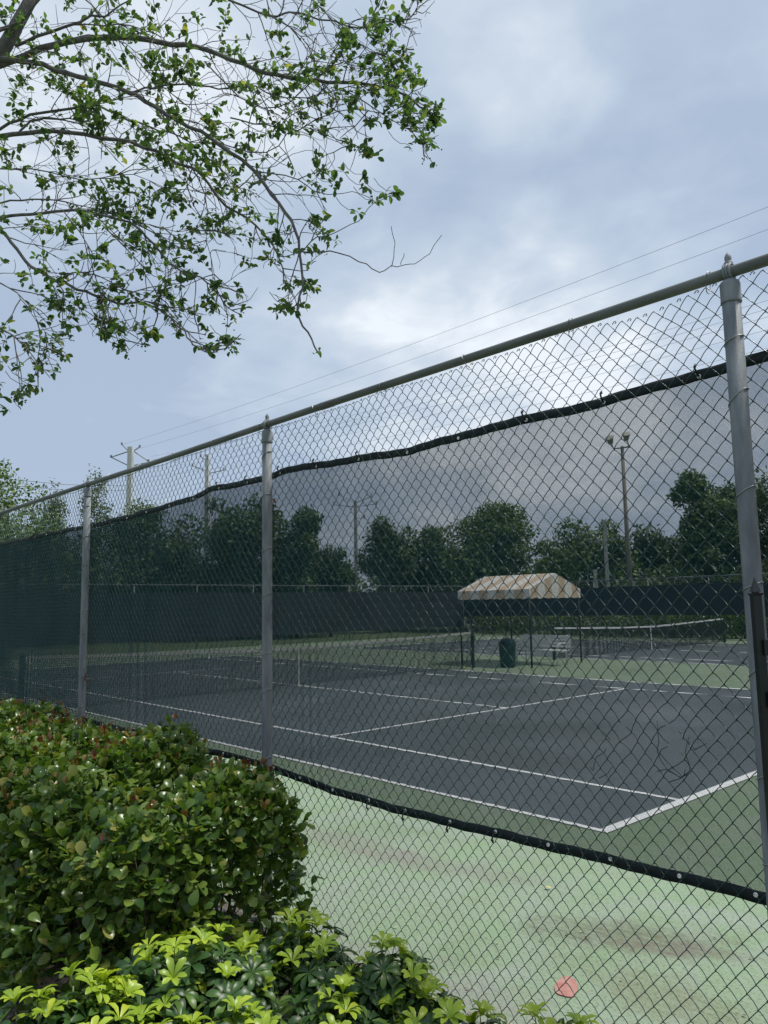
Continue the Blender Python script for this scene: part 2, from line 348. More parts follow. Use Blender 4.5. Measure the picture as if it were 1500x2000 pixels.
def wire_mesh(x0, x1, z0, z1, nside, r, name):
    ni = int(round((x1-x0)/WX)); nj = int(round((z1-z0)/WZ))
    S = np.array([0, .13, .5, .87]); K = nj*4+1
    t = np.arange(K); j = t//4; s = S[t % 4]; frac = j+s
    V = []; Fc = []; nbase = 0
    gi0 = int(round(x0/WX))
    ring = np.array([[math.cos(2*PI*k/nside), math.sin(2*PI*k/nside)] for k in range(nside)])
    for i in range(ni):
        gi = gi0+i
        par = (j+gi) % 2
        xs = np.where(par == 0, s, 1-s)
        # slight hooking past the neighbour at the knuckles
        xs = xs+np.where(t % 4 == 0, np.where(par == 0, -.075, .075), 0)
        X = (gi+xs)*WX; Z = z0+frac*WZ
        a = np.where(t % 4 == 0, 0.0, np.where(t % 4 == 2, 1.0, .66))
        Y = MY+np.where(par == 0, -1, 1)*a*.0085
        X, Y, Z = warp(X, Y, Z)
        P = np.stack([X, Y, Z], 1)
        keep = np.ones(K-1, bool)
        mx, mz = (X[1:]+X[:-1])/2, (Z[1:]+Z[:-1])/2
        hole = ((mx-HOLE.x)/.032)**2+((mz-HOLE.z)/.078)**2 < 1
        hole |= ((mx-HOLE.x+.205)/.014)**2+((mz-HOLE.z-.02)/.03)**2 < 1
        keep &= ~hole
        T = np.gradient(P, axis=0); T /= np.linalg.norm(T, axis=1)[:, None]
        A = np.cross(T, np.array([0, 1.0, 0])); A /= np.linalg.norm(A, axis=1)[:, None]; B = np.cross(T, A)
        Vi = P[:, None, :]+r*(ring[None, :, 0, None]*A[:, None, :]+ring[None, :, 1, None]*B[:, None, :])
        V.append(Vi.reshape(-1, 3))
        ii = np.arange(K-1)[keep][:, None]*nside; jj = np.arange(nside)[None, :]; jn = (jj+1) % nside
        Fi = np.stack([ii+jj, ii+jn, ii+nside+jn, ii+nside+jj], -1).reshape(-1, 4)+nbase
        Fc.append(Fi); nbase += K*nside
    o = obj(name, np.concatenate(V), np.concatenate(Fc), wirem, None, True); o.parent = fence; o.matrix_parent_inverse = fence.matrix_basis.inverted(); return o
def knuckles(x0, x1, z):
    m_ = MB()
    for gi in range(int(round(x0/WX)), int(round(x1/WX))):
        if gi % 2: continue
        X, Y, Z = warp(np.array([gi*WX]), np.array([MY]), np.array([z])); X, Y, Z = X[0], Y[0], Z[0]
        a = rnd.uniform(-.3, .3)
        m_.tube([(X-.009, Y-.003, Z-.008+a*.004), (X-.004, Y, Z+.002), (X+.003, Y+.003, Z+.004), (X+.008, Y-.002, Z-.003), (X+.004, Y-.005, Z-.009)], .0019, 5)
    return mk(m_, 'knuckles', wirem, fence)
ROWS_Z0 = .042
ZT = ROWS_Z0+75*WZ
wire_mesh(-4.25, 1.0, ROWS_Z0, ZT, 5, .00182, 'wire_mesh')
wire_mesh(-12.4, -4.25, ROWS_Z0, ZT, 4, .00182, 'wire_mesh')
kn = knuckles(-8.0, -.6, ZT); kn['kind'] = 'stuff'
# loose broken strands round the hole
mb = MB()
def fx(px, py, y=MY): return onY(px, py, y)
for pts in ([(1283, 1408), (1287, 1450), (1283, 1465), (1290, 1485), (1305, 1505), (1328, 1518)], [(1345, 1440), (1338, 1470), (1347, 1495), (1348, 1503), (1340, 1515), (1328, 1518)],
            [(1284, 1506), (1303, 1502), (1330, 1520), (1337, 1512), (1338, 1503)], [(1305, 1528), (1330, 1520), (1348, 1505)], [(1344, 1448), (1358, 1465)], [(1356, 1465), (1380, 1452)],
            [(1168, 1418), (1173, 1428), (1180, 1432), (1192, 1445)], [(1152, 1497), (1158, 1505), (1160, 1495), (1165, 1478), (1180, 1470), (1184, 1462)], [(1170, 1520), (1186, 1512), (1195, 1498)]):
    P = [fx(*q, MY+rnd.uniform(-.008, .004)) for q in pts]; mb.tube(P, .0016, 5)
bs = mk(mb, 'broken_strands', wirem, fence); bs['kind'] = 'stuff'

# ------------------------------------------------------------------ near windscreen: woven threads with real gaps
screen = thing('windscreen', 'dark green see-through windscreen laced behind the near fence mesh', 'windscreen', (POSTX[2], .055, 0))
SY = .056
TOPX = np.array([-12.6, -10, -8.3, -7.3, -6.4, -5.75, -5.3, -5.0, -4.7, -4.25, -4.1, -2.9, -2.35, -1.78, -1.2, -1.0, 1.8])
TOPZ = np.array([2.74, 2.748, 2.735, 2.722, 2.722, 2.74, 2.757, 2.79, 2.78, 2.77, 2.795, 2.735, 2.752, 2.752, 2.775, 2.78, 2.78])
BOTX = np.array([-12.6, -5.3, -4.6, -4.15, -3.6, -3.1, -2.0, -1.2, 1.8]); BOTZ = np.array([.86, .869, .871, .856, .822, .812, .828, .844, .85])
def ztop(x): return np.interp(x, TOPX, TOPZ)+.003*np.sin(np.asarray(x)*11)
def zbot(x): return np.interp(x, BOTX, BOTZ)+.002*np.sin(np.asarray(x)*13+1)
def sy(x, z): return SY+.004*np.sin(x*3.1+z*2)+.0025*np.sin(x*17+z*3)*np.exp(-((z-2.3)/.5)**2)+.003*np.sin(z*6+x*5)+.0022*np.sin(x*74+z*2)*np.exp(-((x+3.80+.05*(z-1.2))/.13)**2)*np.clip((2.4-z)/.8, 0, 1)+.0012*np.sin(x*60)*np.exp(-((x+8.9)/.2)**2)+.002*np.sin(x*41)*np.exp(-((x+6.2)/.25)**2)
def threads():
    X0, X1 = -12.5, 1.5; HB = .040
    # horizontal flat yarns
    nh = 560; segs = 560; xs = np.linspace(X0, X1, segs+1); V = []; Fc = []; nb = 0
    hem = .046
    for k in range(nh):
        u = (k+.5)/nh; zt = ztop(xs)-hem+.004; zb = zbot(xs)+hem-.004
        z = zb+(zt-zb)*u; h = (zt-zb)/nh*HWID/2; y = sy(xs, z)
        V.append(np.stack([xs, y, z-h], 1)); V.append(np.stack([xs, y, z+h], 1))
        i = np.arange(segs); Fc.append(np.stack([i, i+1, i+1+segs+1, i+segs+1], 1)+nb); nb += 2*(segs+1)
    o1 = obj('screen_fabric', np.concatenate(V), np.concatenate(Fc), fabric)
    # upright yarns: three-sided rods
    pitch = .0032; nv = int((X1-X0)/pitch); sg = 12; V = []; Fc = []; nb = 0; r = pitch*VWID/2
    us = np.linspace(0, 1, sg+1)
    xk = X0+(np.arange(nv)+.5)*pitch
    zb = zbot(xk)+hem-.004; zt = ztop(xk)-hem+.004
    Z = zb[:, None]+(zt-zb)[:, None]*us[None]; Xg = np.repeat(xk[:, None], sg+1, 1); Y = sy(Xg, Z)+.0012
    ring = [(-1, -1), (1, -1), (1, 1), (-1, 1)]
    P = np.stack([np.stack([Xg+a*r, Y+b*r, Z], -1) for a, b in ring], 2)      # nv, sg+1, 4, 3
    idx = np.arange(nv*(sg+1)*4).reshape(nv, sg+1, 4)
    A = idx[:, :-1, :]; B = idx[:, 1:, :]
    Fv = np.stack([A, np.roll(A, -1, 2), np.roll(B, -1, 2), B], -1).reshape(-1, 4)
    V1 = np.concatenate([np.array(o1.data.vertices[0:0])] if False else [P.reshape(-1, 3)])
    o2 = obj('upright_yarns', V1, Fv, fabric)
    for o in (o1, o2): o.parent = screen; o.matrix_parent_inverse = screen.matrix_basis.inverted()
    o2.parent = o1; o2.matrix_parent_inverse = screen.matrix_basis.inverted()
    o2.matrix_parent_inverse = Matrix()
    o1['label'] = 'dark green see-through mesh fabric'
HWID, VWID = .44, .20
threads()
def hem_strip(edge, sgn):
    xs = np.linspace(-12.5, 1.5, 500); h = .043; V = []; prof = []
    for x in xs:
        z0 = float(edge(x)); yy = float(sy(x, z0)); wv_ = .0025*math.sin(x*23)+.0015*math.sin(x*51)
        for (dy, dz) in ((-.0015, 0), (-.0028+wv_*.5, -.5*h), (-.0015, -h), (.0015, -h), (.0025, -.5*h), (.0015, 0)):
            V.append((x, yy+dy, z0+sgn*dz+.0015*math.sin(x*37)))
    n = 6; k = len(xs); f = [(i*n+j, i*n+(j+1) % n, (i+1)*n+(j+1) % n, (i+1)*n+j) for i in range(k-1) for j in range(n)]
    o = obj('hem', V, f, hemm, None, True); o.parent = screen; o.matrix_parent_inverse = screen.matrix_basis.inverted(); return o
ht, hb = hem_strip(ztop, 1), hem_strip(zbot, -1)
def grommets(edge, sgn, hem, off, step):
    x = -8.9+off
    while x < .3:
        z = float(edge(x))-sgn*.028; y = float(sy(x, z))-.0065
        m_ = MB(); m_.tube([(x+math.cos(a)*.0065, y-.001, z+math.sin(a)*.0065) for a in np.linspace(0, 2*PI, 13)], .0022, 5, False)
        m_.add([(x+math.cos(a)*.0055, y-.0005, z+math.sin(a)*.0055) for a in np.linspace(0, 2*PI, 10)[:-1]], [tuple(range(9))])  # pale disc: brightness seen through the open hole, put into the colour
        g = m_.build('grommet', grommetm, None, True); g.parent = hem; g.matrix_parent_inverse = Matrix()
        if rnd.random() < .65:
            m_ = MB(); q = rnd.uniform(-.008, .008); s2 = sgn
            m_.tube([(x, y-.003, z), (x+q*.4, y-.016, z+s2*.015), (x+q, y-.024, z+s2*.034), (x+q+.003, y-.018, z+s2*.045), (x+q*1.3, y-.012, z+s2*.036)], .0042, 6)
            t_ = m_.build('zip_tie', blackp, None, True); t_.parent = hem; t_.matrix_parent_inverse = Matrix()
        x += step*rnd.uniform(.93, 1.07)
grommets(ztop, 1, ht, .05, .405); grommets(zbot, -1, hb, .21, .30)

# ------------------------------------------------------------------ leaves
def leaf_template(ts, ws, arch=.12, fold=.25):
    """leaf along +x, unit length; fold lifts the edges"""
    V = []; Fc = []
    for t, w_ in zip(ts, ws):
        zc = arch*math.sin(t*PI*.8)*1.0-.25*arch*t*t*2
        V += [(t, 0, zc)]
        V += [(t, w_, zc+fold*w_), (t, -w_, zc+fold*w_)]
    for i in range(len(ts)-1):
        a, b = i*3, (i+1)*3
        Fc += [(a, b, b+1, a+1), (a+2, b+2, b, a)]
    return np.array(V), np.array(Fc)
T_OB = leaf_template([0, .15, .4, .7, .92, 1], [.01, .12, .27, .34, .20, .01], .10, .30)       # rounded, widest towards the tip
T_EL = leaf_template([0, .2, .5, .8, 1], [.01, .20, .30, .20, .01], .12, .25)                    # elliptic
T_SC = leaf_template([0, .2, .5, .78, .95, 1], [.012, .06, .155, .19, .10, .01], .22, .35)       # long leaflet
T_CARD = (np.array([(0, 0, 0), (.5, .32, .08), (1, 0, -.05), (.5, -.32, .08)]), np.array([(0, 1, 2, 3)]))
def unit(a): return a/np.maximum(np.linalg.norm(a, axis=-1, keepdims=True), 1e-9)
def leaves(tpl, P, A, Nn, S):
    """P base points, A axis directions, Nn approximate normals, S sizes -> verts, faces"""
    V0, F0 = tpl; A = unit(A); B = unit(np.cross(Nn, A)); C = np.cross(A, B)
    S = np.asarray(S)[:, None, None]
    V = P[:, None, :]+S*(V0[None, :, 0, None]*A[:, None]+V0[None, :, 1, None]*B[:, None]+V0[None, :, 2, None]*C[:, None])
    Fc = F0[None]+(np.arange(len(P))*len(V0))[:, None, None]
    return V.reshape(-1, 3), Fc.reshape(-1, F0.shape[1])
def rv(n): return unit(rng.normal(size=(n, 3)))

# ------------------------------------------------------------------ hedge
hl = leafmat('hedge_leaf', [(0, (.045, .095, .024)), (.3, (.085, .150, .030)), (.6, (.13, .205, .040)), (.90, (.21, .275, .055)), (1, (.30, .26, .07))], .27, .34, (1.2, 1.35, .35), .45)
hr = leafmat('red_new_leaf', [(0, (.15, .050, .028)), (.3, (.19, .085, .032)), (.6, (.24, .15, .04)), (1, (.28, .22, .05))], .35, .3, (1.3, .7, .4))
HX0, HX1, HY0, HY1, HZ = -10.5, -3.30, -1.56, -.16, 1.0
def hedge_in(P, grow=0.0):
    """signed measure of how far inside the rounded hedge body a point is (positive inside)"""
    x, y, z = P[:, 0], P[:, 1], P[:, 2]
    bulge = .05*np.sin(x*3.1+z*4)+.045*np.sin(x*7.3+y*5)+.03*np.sin(y*9+z*7)
    cx_ = (HX0+HX1)/2; hx = (HX1-HX0)/2; cyy = (HY0+HY1)/2; hy = (HY1-HY0)/2
    zt = HZ+.03*np.sin(x*2.3)+.03*np.sin(x*5.9+y*4)
    r = .20
    dx = np.maximum(np.abs(x-cx_)-(hx-r), 0); dy = np.maximum(np.abs(y-cyy)-(hy-r), 0); dz = np.maximum(z-(zt-r), 0)
    under = np.clip((.25-z)/.25, 0, 1)*.03
    return r-np.sqrt(dx*dx+dy*dy+dz*dz)+bulge-under
def make_hedge():
    root = thing('hedge', 'dense clipped hedge of round glossy leaves with reddish tips against the fence', 'hedge', (-6, -.7, 0))
    n = 62000
    P = np.stack([rng.uniform(HX0-.1, HX1+.15, n), rng.uniform(HY0-.1, HY1+.08, n), rng.uniform(.02, HZ+.12, n)], 1)
    d = hedge_in(P); low = np.clip(P[:, 2]/.75, .0, 1)
    near = np.clip((P[:, 0]+8.5)/2.5, .25, 1)
    pr = np.where(d < 0, 0, np.where(d < .14, .92, np.where(d < .26, .34, .10)))*(.42+.58*low)*near*np.where((P[:, 2] < .62) & (P[:, 0] > -4.0), .55, 1.0)
    P = P[rng.random(n) < pr]; d = hedge_in(P)
    # clusters: 4 leaves round each shoot tip
    k = 4; Pc = np.repeat(P, k, 0)
    eps = .02; g = np.stack([(hedge_in(P+np.eye(3)[i]*eps)-hedge_in(P-np.eye(3)[i]*eps)) for i in range(3)], 1)
    outn = unit(-g+1e-6); outn[:, 2] += .55; outn = unit(outn+.45*rv(len(P)))
    O = np.repeat(outn, k, 0); A = unit(O*rng.uniform(.2, .95, (len(O), 1))+rv(len(O))*.8); Nn = unit(np.array([[0, -.25, .8]])+O*.5+.5*rv(len(O)))
    Pc = Pc+rng.normal(size=Pc.shape)*.012
    S = rng.uniform(.036, .076, len(Pc))
    V, Fc = leaves(T_OB, Pc, A, Nn, S)
    o = obj('foliage', V, Fc, hl, None, True); rel(o, root)
    # red young shoots, mostly on the top and the left
    n = 9000; P = np.stack([rng.uniform(-8.5, HX1, n), rng.uniform(HY0, HY1, n), rng.uniform(.55, HZ+.16, n)], 1); d = hedge_in(P)
    ok = (d < .035) & (d > -.06) & (rng.random(n) < np.clip((-P[:, 0]-3.2)/3.0, .06, .60)*np.clip((P[:, 2]-.6)/.5, .05, 1)*.60); P = P[ok]
    k = 3; Pc = np.repeat(P, k, 0)+rng.normal(size=(len(P)*k, 3))*.01
    A = unit(np.array([[0, 0, 1.0]])+.6*rv(len(Pc))); V, Fc = leaves(T_OB, Pc, A, unit(np.array([[.2, -.8, .5]])+.7*rv(len(Pc))), rng.uniform(.026, .046, len(Pc)))
    o = obj('young_leaves', V, Fc, hr, None, True); rel(o, root); o['label'] = 'reddish young leaves at the shoot tips'
    # stems
    mb = MB()
    for i in range(70):
        x = rnd.uniform(-9, HX1-.25); y = rnd.uniform(HY0+.25, HY1-.2)
        for b in range(rnd.randint(3, 5)):
            p = Vector((x, y, 0)); d_ = Vector((rnd.uniform(-.5, .5), rnd.uniform(-.5, .5), 1.2)).normalized(); pts = [p.copy()]; rr = [rnd.uniform(.006, .012)]
            for s in range(6):
                d_ = (d_+Vector((rnd.uniform(-.25, .25), rnd.uniform(-.25, .25), .1))).normalized(); p = p+d_*rnd.uniform(.11, .17); pts.append(p.copy()); rr.append(rr[-1]*.78)
                if p.z > .92 or float(hedge_in(np.array([[p.x, p.y, p.z]]))[0]) < .12: break
            mb.tube(pts, rr, 5)
            for s in range(3):
                q = pts[rnd.randint(1, len(pts)-1)]; e_ = q+Vector((rnd.uniform(-.12, .12), rnd.uniform(-.06, .12), rnd.uniform(.0, .12))); mb.tube([q, (q+e_)/2+Vector((0, 0, .02)), e_], [.003, .0025, .0015], 4)
    # straight shoots standing above the top
    for px, py in ((325, 1400), (775, 1400)):
        pass
    tip = onY(333, 1408, -.55); mb.tube([tip-Vector((.03, 0, .25)), tip-Vector((.01, 0, .1)), tip], [.003, .0025, .0015], 5)
    o = mb.build('stems', barkd, None, True); rel(o, root)
    P = np.array([list(tip-Vector((.012, 0, z_))) for z_ in (0, 0, .02, .03, .05, .06, .09, .10)]); A = unit(np.array([[0, 0, .7]])+rv(len(P)))
    V, Fc = leaves(T_OB, P, A, rv(len(P)), np.full(len(P), .042)); o = obj('shoot_leaves', V, Fc, hl, None, True); rel(o, root)
make_hedge()

# ------------------------------------------------------------------ umbrella plants in front
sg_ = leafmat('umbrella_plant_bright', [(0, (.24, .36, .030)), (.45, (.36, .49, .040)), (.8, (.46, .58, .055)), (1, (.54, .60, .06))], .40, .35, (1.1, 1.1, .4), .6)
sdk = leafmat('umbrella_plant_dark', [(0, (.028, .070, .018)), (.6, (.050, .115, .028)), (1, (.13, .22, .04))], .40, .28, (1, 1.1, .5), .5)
stemm = mat('green_stem', [(.3, (.09, .12, .04)), (.7, (.15, .17, .07))], 20, .6)
outline = [(-3.3, -2.2), (-3.10, -1.76), (-3.2, -1.34), (-3.10, -1.05), (-2.98, -.62), (-2.62, -.40), (-2.2, -.36), (-1.92, -.30), (-1.60, -.33)]
def schef(i, x, y, n, rad, h0, label):
    root = thing('umbrella_plant', label, 'plant', (x, y, 0), 0, 'bright umbrella plants in front of the hedge')
    st = MB(); PB, AB, NB, SB = [], [], [], []; PD, AD, ND, SD = [], [], [], []
    for k in range(n):
        a = rnd.uniform(0, 2*PI); r = rad*math.sqrt(rnd.random()); tx, ty = r*math.cos(a), r*math.sin(a)
        h = h0*rnd.uniform(.80, 1.08)-.18*(r/rad)**2*rnd.uniform(.4, 1)
        b0 = Vector((tx*.25, ty*.25, 0)); t = Vector((tx, ty, h)); mid = (b0+t)/2+Vector((tx*.15, ty*.15, -.02))
        st.tube([b0, mid, t], [.006, .0045, .003], 6)
        lean = Vector((tx*.9, ty*.9, .55)).normalized()
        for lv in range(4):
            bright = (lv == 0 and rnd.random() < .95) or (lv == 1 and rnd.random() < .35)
            c = t-lean*.0+Vector((0, 0, -lv*.050)); nl = rnd.randint(2, 3) if lv else 1
            for q in range(nl):
                if lv == 0: hub = t+Vector((rnd.uniform(-.01, .01), rnd.uniform(-.01, .01), .03)); ax = (lean+Vector((rnd.uniform(-.25, .25), rnd.uniform(-.25, .25), .3))).normalized()
                else:
                    aa = rnd.uniform(0, 2*PI); pl = rnd.uniform(.05, .10); hub = c+Vector((math.cos(aa)*pl, math.sin(aa)*pl, rnd.uniform(.0, .045))); ax = Vector((math.cos(aa)*.6, math.sin(aa)*.6, 1)).normalized()
                st.tube([c, (c+hub)/2+Vector((0, 0, .008)), hub], [.0022, .0018, .0016], 5)
                m1 = ax.orthogonal().normalized(); m2 = ax.cross(m1); nlf = rnd.randint(6, 9); ph = rnd.uniform(0, 2*PI); cup = rnd.uniform(.05, .75) if bright else rnd.uniform(-.25, .3)
                for l in range(nlf):
                    th = ph+2*PI*l/nlf+rnd.uniform(-.15, .15); dr = m1*math.cos(th)+m2*math.sin(th)
                    A_ = (dr+ax*(cup+rnd.uniform(-.12, .15))).normalized(); s_ = rnd.uniform(.062, .088)*(.92 if bright else 1.02)
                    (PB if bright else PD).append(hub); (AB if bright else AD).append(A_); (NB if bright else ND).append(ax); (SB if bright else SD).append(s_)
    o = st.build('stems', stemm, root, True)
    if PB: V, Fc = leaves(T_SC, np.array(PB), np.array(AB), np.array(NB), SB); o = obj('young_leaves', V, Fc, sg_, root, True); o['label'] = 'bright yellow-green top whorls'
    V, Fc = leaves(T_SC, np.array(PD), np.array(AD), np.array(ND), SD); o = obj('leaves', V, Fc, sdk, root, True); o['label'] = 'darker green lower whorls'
spots = [(-2.93, -.72, 15, .22, .50, 'tallest umbrella plant, its light top touching the right end of the hedge'),
         (-2.95, -1.18, 18, .26, .54, 'bright umbrella plant at the foot of the hedge, under its dark hollow'),
         (-2.86, -1.66, 20, .27, .53, 'leftmost umbrella plant, in the bottom left corner'),
         (-2.50, -.58, 14, .22, .45, 'umbrella plant against the bare fence mesh, right of the tallest one'),
         (-2.47, -1.00, 15, .24, .43, 'bright umbrella plant at the bottom edge, in the middle of the row'),
         (-2.14, -.60, 13, .22, .41, 'darker umbrella plant beside the mesh with one thin upright yellow tip'),
         (-1.70, -.42, 13, .23, .42, 'rightmost umbrella plant, just left of the red spot'),
         (-2.50, -1.42, 16, .24, .47, 'umbrella plant at the very bottom, in front of the others')]
for i, s_ in enumerate(spots): schef(i, *s_)

# dry leaf litter on the bed
lit = leafmat('dry_litter', [(0, (.10, .07, .05)), (.5, (.28, .23, .18)), (1, (.45, .40, .33))], .8, .1, (1, .9, .7), .2)
n = 4200; P = np.stack([rng.uniform(-7.0, -.6, n), rng.uniform(-2.2, .05, n), rng.uniform(.028, .05, n)], 1)
V, Fc = leaves(T_EL, P, unit(rv(n)*np.array([[1, 1, .25]])), unit(np.array([[0, 0, 1.]])+.5*rv(n)), rng.uniform(.02, .055, n))
o = obj('leaf_litter', V, Fc, lit, None, True); o['kind'] = 'stuff'; o['label'] = 'dry brown leaf litter under the hedge and plants'; o['category'] = 'leaf litter'

n = 420; P = np.stack([rng.uniform(-4.4, 1.5, n), rng.uniform(.12, 2.6, n), np.full(n, .006)], 1); P = P[rng.random(n) < .35+.65*np.exp(-P[:, 1]*1.2)]; n = len(P)
V, Fc = leaves(T_EL, P, unit(rv(n)*np.array([[1, 1, .06]])), unit(np.array([[0, 0, 1.]])+.15*rv(n)), rng.uniform(.006, .024, n))
o = obj('leaf_debris', V, Fc, lit, None, True); o['kind'] = 'stuff'; o['label'] = 'tiny dry leaf bits scattered on the pale green surface'; o['category'] = 'leaf litter'

# ------------------------------------------------------------------ overhanging tree
tl = leafmat('tree_leaf', [(0, (.062, .110, .045)), (.5, (.092, .148, .060)), (.86, (.135, .195, .075)), (.97, (.22, .25, .07)), (1, (.45, .36, .09))], .45, .56, (1.2, 1.4, .6), .4)
POLY = [(-80, -120), (900, -120), (850, 20), (812, 95), (808, 140), (872, 195), (858, 260), (845, 320), (790, 310), (700, 300), (690, 335), (640, 350), (640, 430), (660, 470), (600, 520), (622, 570), (600, 600), (520, 610), (480, 590), (470, 680), (400, 695), (330, 640), (262, 690), (225, 690), (200, 650), (140, 680), (112, 740), (60, 775), (20, 805), (-80, 805)]
def inpoly(x, y):
    c = False; j = len(POLY)-1
    for i in range(len(POLY)):
        (xi, yi), (xj, yj) = POLY[i], POLY[j]
        if (yi > y) != (yj > y) and x < (xj-xi)*(y-yi)/(yj-yi)+xi: c = not c
        j = i
    return c
def make_tree():
    base_ = D(-110, 190, 4.75)
    root = thing('overhanging_tree', 'leafy small tree reaching in from the upper left with arching grey branches', 'tree', (base_.x-.1, base_.y, 0))
    lim = MB(); tw = MB(); LP, LA, LN, LS = [], [], [], []; BP = []
    # trunk, out of frame to the left
    cr_ = D(-60, 150, 4.75)
    trunk_pts = [(base_.x-.15, base_.y-.05, 0), (base_.x-.1, base_.y, 1.0), (base_.x-.16, base_.y+.04, 2.0), (base_.x-.06, base_.y, 3.0), tuple(base_)]
    tk = MB(); tk.tube([*trunk_pts, tuple(cr_), tuple(D(10, 90, 4.72)), tuple(D(60, 0, 4.75)), tuple(D(110, -120, 4.8)), tuple(D(140, -300, 5.0))], [.085, .07, .062, .055, .05, .046, .042, .036, .028, .01], 12)
    limbs = [  # (pixel path), depth start, depth end, radius start
        ([(-60, 150), (50, 108), (130, 82), (235, 74), (310, 82), (385, 92), (450, 116), (520, 143), (590, 152), (640, 160), (723, 165), (775, 179), (821, 207), (838, 226)], 4.75, 4.0, .028),
        ([(-60, 110), (0, 116), (60, 122), (130, 143), (190, 160), (250, 180), (300, 208), (345, 235), (420, 275), (495, 332), (530, 381), (569, 430), (586, 490), (590, 560), (580, 605), (600, 650), (618, 685)], 4.75, 3.8, .024),
        ([(586, 491), (615, 494), (645, 491), (700, 508), (741, 530), (775, 518), (812, 512), (838, 495), (862, 457)], 3.9, 3.75, .0058),
        ([(765, 521), (770, 488), (765, 442)], 3.82, 3.8, .0032), ([(782, 517), (788, 495)], 3.82, 3.8, .002),
        ([(588, 492), (620, 465), (650, 455), (700, 430), (728, 398), (775, 378)], 3.9, 3.7, .0045),
        ([(-60, 262), (0, 264), (90, 256), (200, 268), (280, 285), (345, 320), (390, 338), (440, 400), (500, 440), (545, 500), (560, 560)], 4.7, 4.2, .021),
        ([(-60, 285), (0, 252), (60, 225), (170, 208), (215, 215), (250, 232), (310, 254), (370, 275), (430, 330), (480, 380)], 4.9, 4.5, .014),
        ([(35, 262), (60, 237), (120, 232), (165, 240), (200, 268)], 4.8, 4.6, .010),
        ([(-60, 430), (0, 425), (60, 418), (123, 411), (165, 412), (210, 424), (267, 441), (300, 477), (333, 517), (393, 543), (417, 563), (443, 600), (467, 613)], 4.5, 4.0, .014),
        ([(-60, 400), (0, 396), (60, 388), (130, 395), (175, 415), (240, 426), (320, 448), (400, 452)], 4.3, 4.1, .008),
        ([(-50, 410), (0, 450), (33, 487), (60, 520), (110, 547), (150, 563), (200, 583), (240, 593), (280, 593), (317, 610), (360, 647), (377, 673), (400, 687), (427, 686), (460, 663)], 4.3, 3.7, .014),
        ([(110, 547), (143, 533), (187, 537), (233, 560), (267, 580), (307, 603)], 4.05, 3.9, .006),
        ([(-60, 610), (0, 637), (27, 657), (47, 673), (62, 700), (80, 727)], 3.9, 3.7, .007), ([(27, 657), (33, 700), (38, 735), (40, 765)], 3.8, 3.7, .0045), ([(47, 673), (90, 678), (115, 665)], 3.8, 3.7, .003),
        ([(-30, 70), (20, 50), (60, 20), (110, -60)], 4.7, 4.6, .020), ([(30, 90), (100, 62), (180, 35), (210, 28), (250, 0), (300, -60)], 4.7, 4.5, .014),
        ([(150, 48), (230, 48), (290, 60), (330, 85), (345, 110)], 4.6, 4.3, .006), ([(330, -60), (420, -20), (450, 0), (527, 31), (565, 25), (625, 36), (702, 56), (747, 42), (790, 38), (812, 28), (818, 5)], 4.5, 3.9, .010),
        ([(527, 31), (575, 60), (600, 90), (600, 140)], 4.3, 4.2, .005), ([(260, 180), (300, 170), (367, 167), (430, 172), (500, 168), (560, 192), (620, 185), (680, 172), (730, 165), (770, 130)], 4.5, 4.0, .008),
        ([(677, 178), (730, 210), (775, 241), (810, 262), (849, 322)], 4.1, 3.95, .005), ([(450, 230), (520, 245), (580, 250), (640, 225), (700, 212), (760, 225), (820, 222)], 4.3, 4.0, .006),
        ([(310, 215), (360, 300), (400, 380), (405, 470), (425, 560)], 4.4, 4.2, .006), ([(500, 335), (560, 345), (610, 370), (640, 380), (690, 375), (730, 392)], 4.0, 3.9, .005),
        ([(430, 280), (520, 300), (580, 250), (640, 265), (700, 292)], 4.2, 3.9, .005), ([(-50, 540), (20, 560), (60, 600), (100, 660)], 4.0, 3.9, .006),
        ([(200, 440), (260, 500), (300, 560), (330, 620)], 4.1, 4.0, .005), ([(123, 411), (170, 480), (190, 560), (230, 640), (250, 692)], 4.2, 3.9, .0045),
        ([(400, 120), (470, 190), (540, 210), (620, 150), (700, 110), (790, 95)], 4.3, 4.0, .006), ([(-40, 330), (60, 330), (160, 350), (260, 340), (340, 380)], 4.8, 4.6, .007),
        ([(100, -40), (180, 10), (260, 110), (330, 180), (420, 240)], 4.9, 4.7, .007), ([(560, -60), (620, 10), (680, 70), (740, 110), (780, 130)], 4.2, 4.0, .005)]
    def bezier(path, z0, z1):
        P = [D(x, y, z0+(z1-z0)*i/(len(path)-1)) for i, (x, y) in enumerate(path)]; out_ = []
        for i in range(len(P)-1):
            a, b, c, d_ = P[max(i-1, 0)], P[i], P[i+1], P[min(i+2, len(P)-1)]
            for s in (0, .34, .67):
                out_.append(.5*((2*b)+(c-a)*s+(2*a-5*b+4*c-d_)*s*s+(3*b-a-3*c+d_)*s**3))
        out_.append(P[-1]); return out_
    def leafs(p, d_, n_):
        for _ in range(n_):
            ax = (d_*.5+Vector((rnd.gauss(0, 1), rnd.gauss(0, 1), rnd.gauss(0, .8)))*.7).normalized()
            LP.append(p+Vector((rnd.gauss(0, .008), rnd.gauss(0, .008), rnd.gauss(0, .008)))); LA.append(ax); LN.append(Vector((rnd.gauss(0, .6), rnd.gauss(0, .6), 1))); LS.append(rnd.uniform(.022, .048))
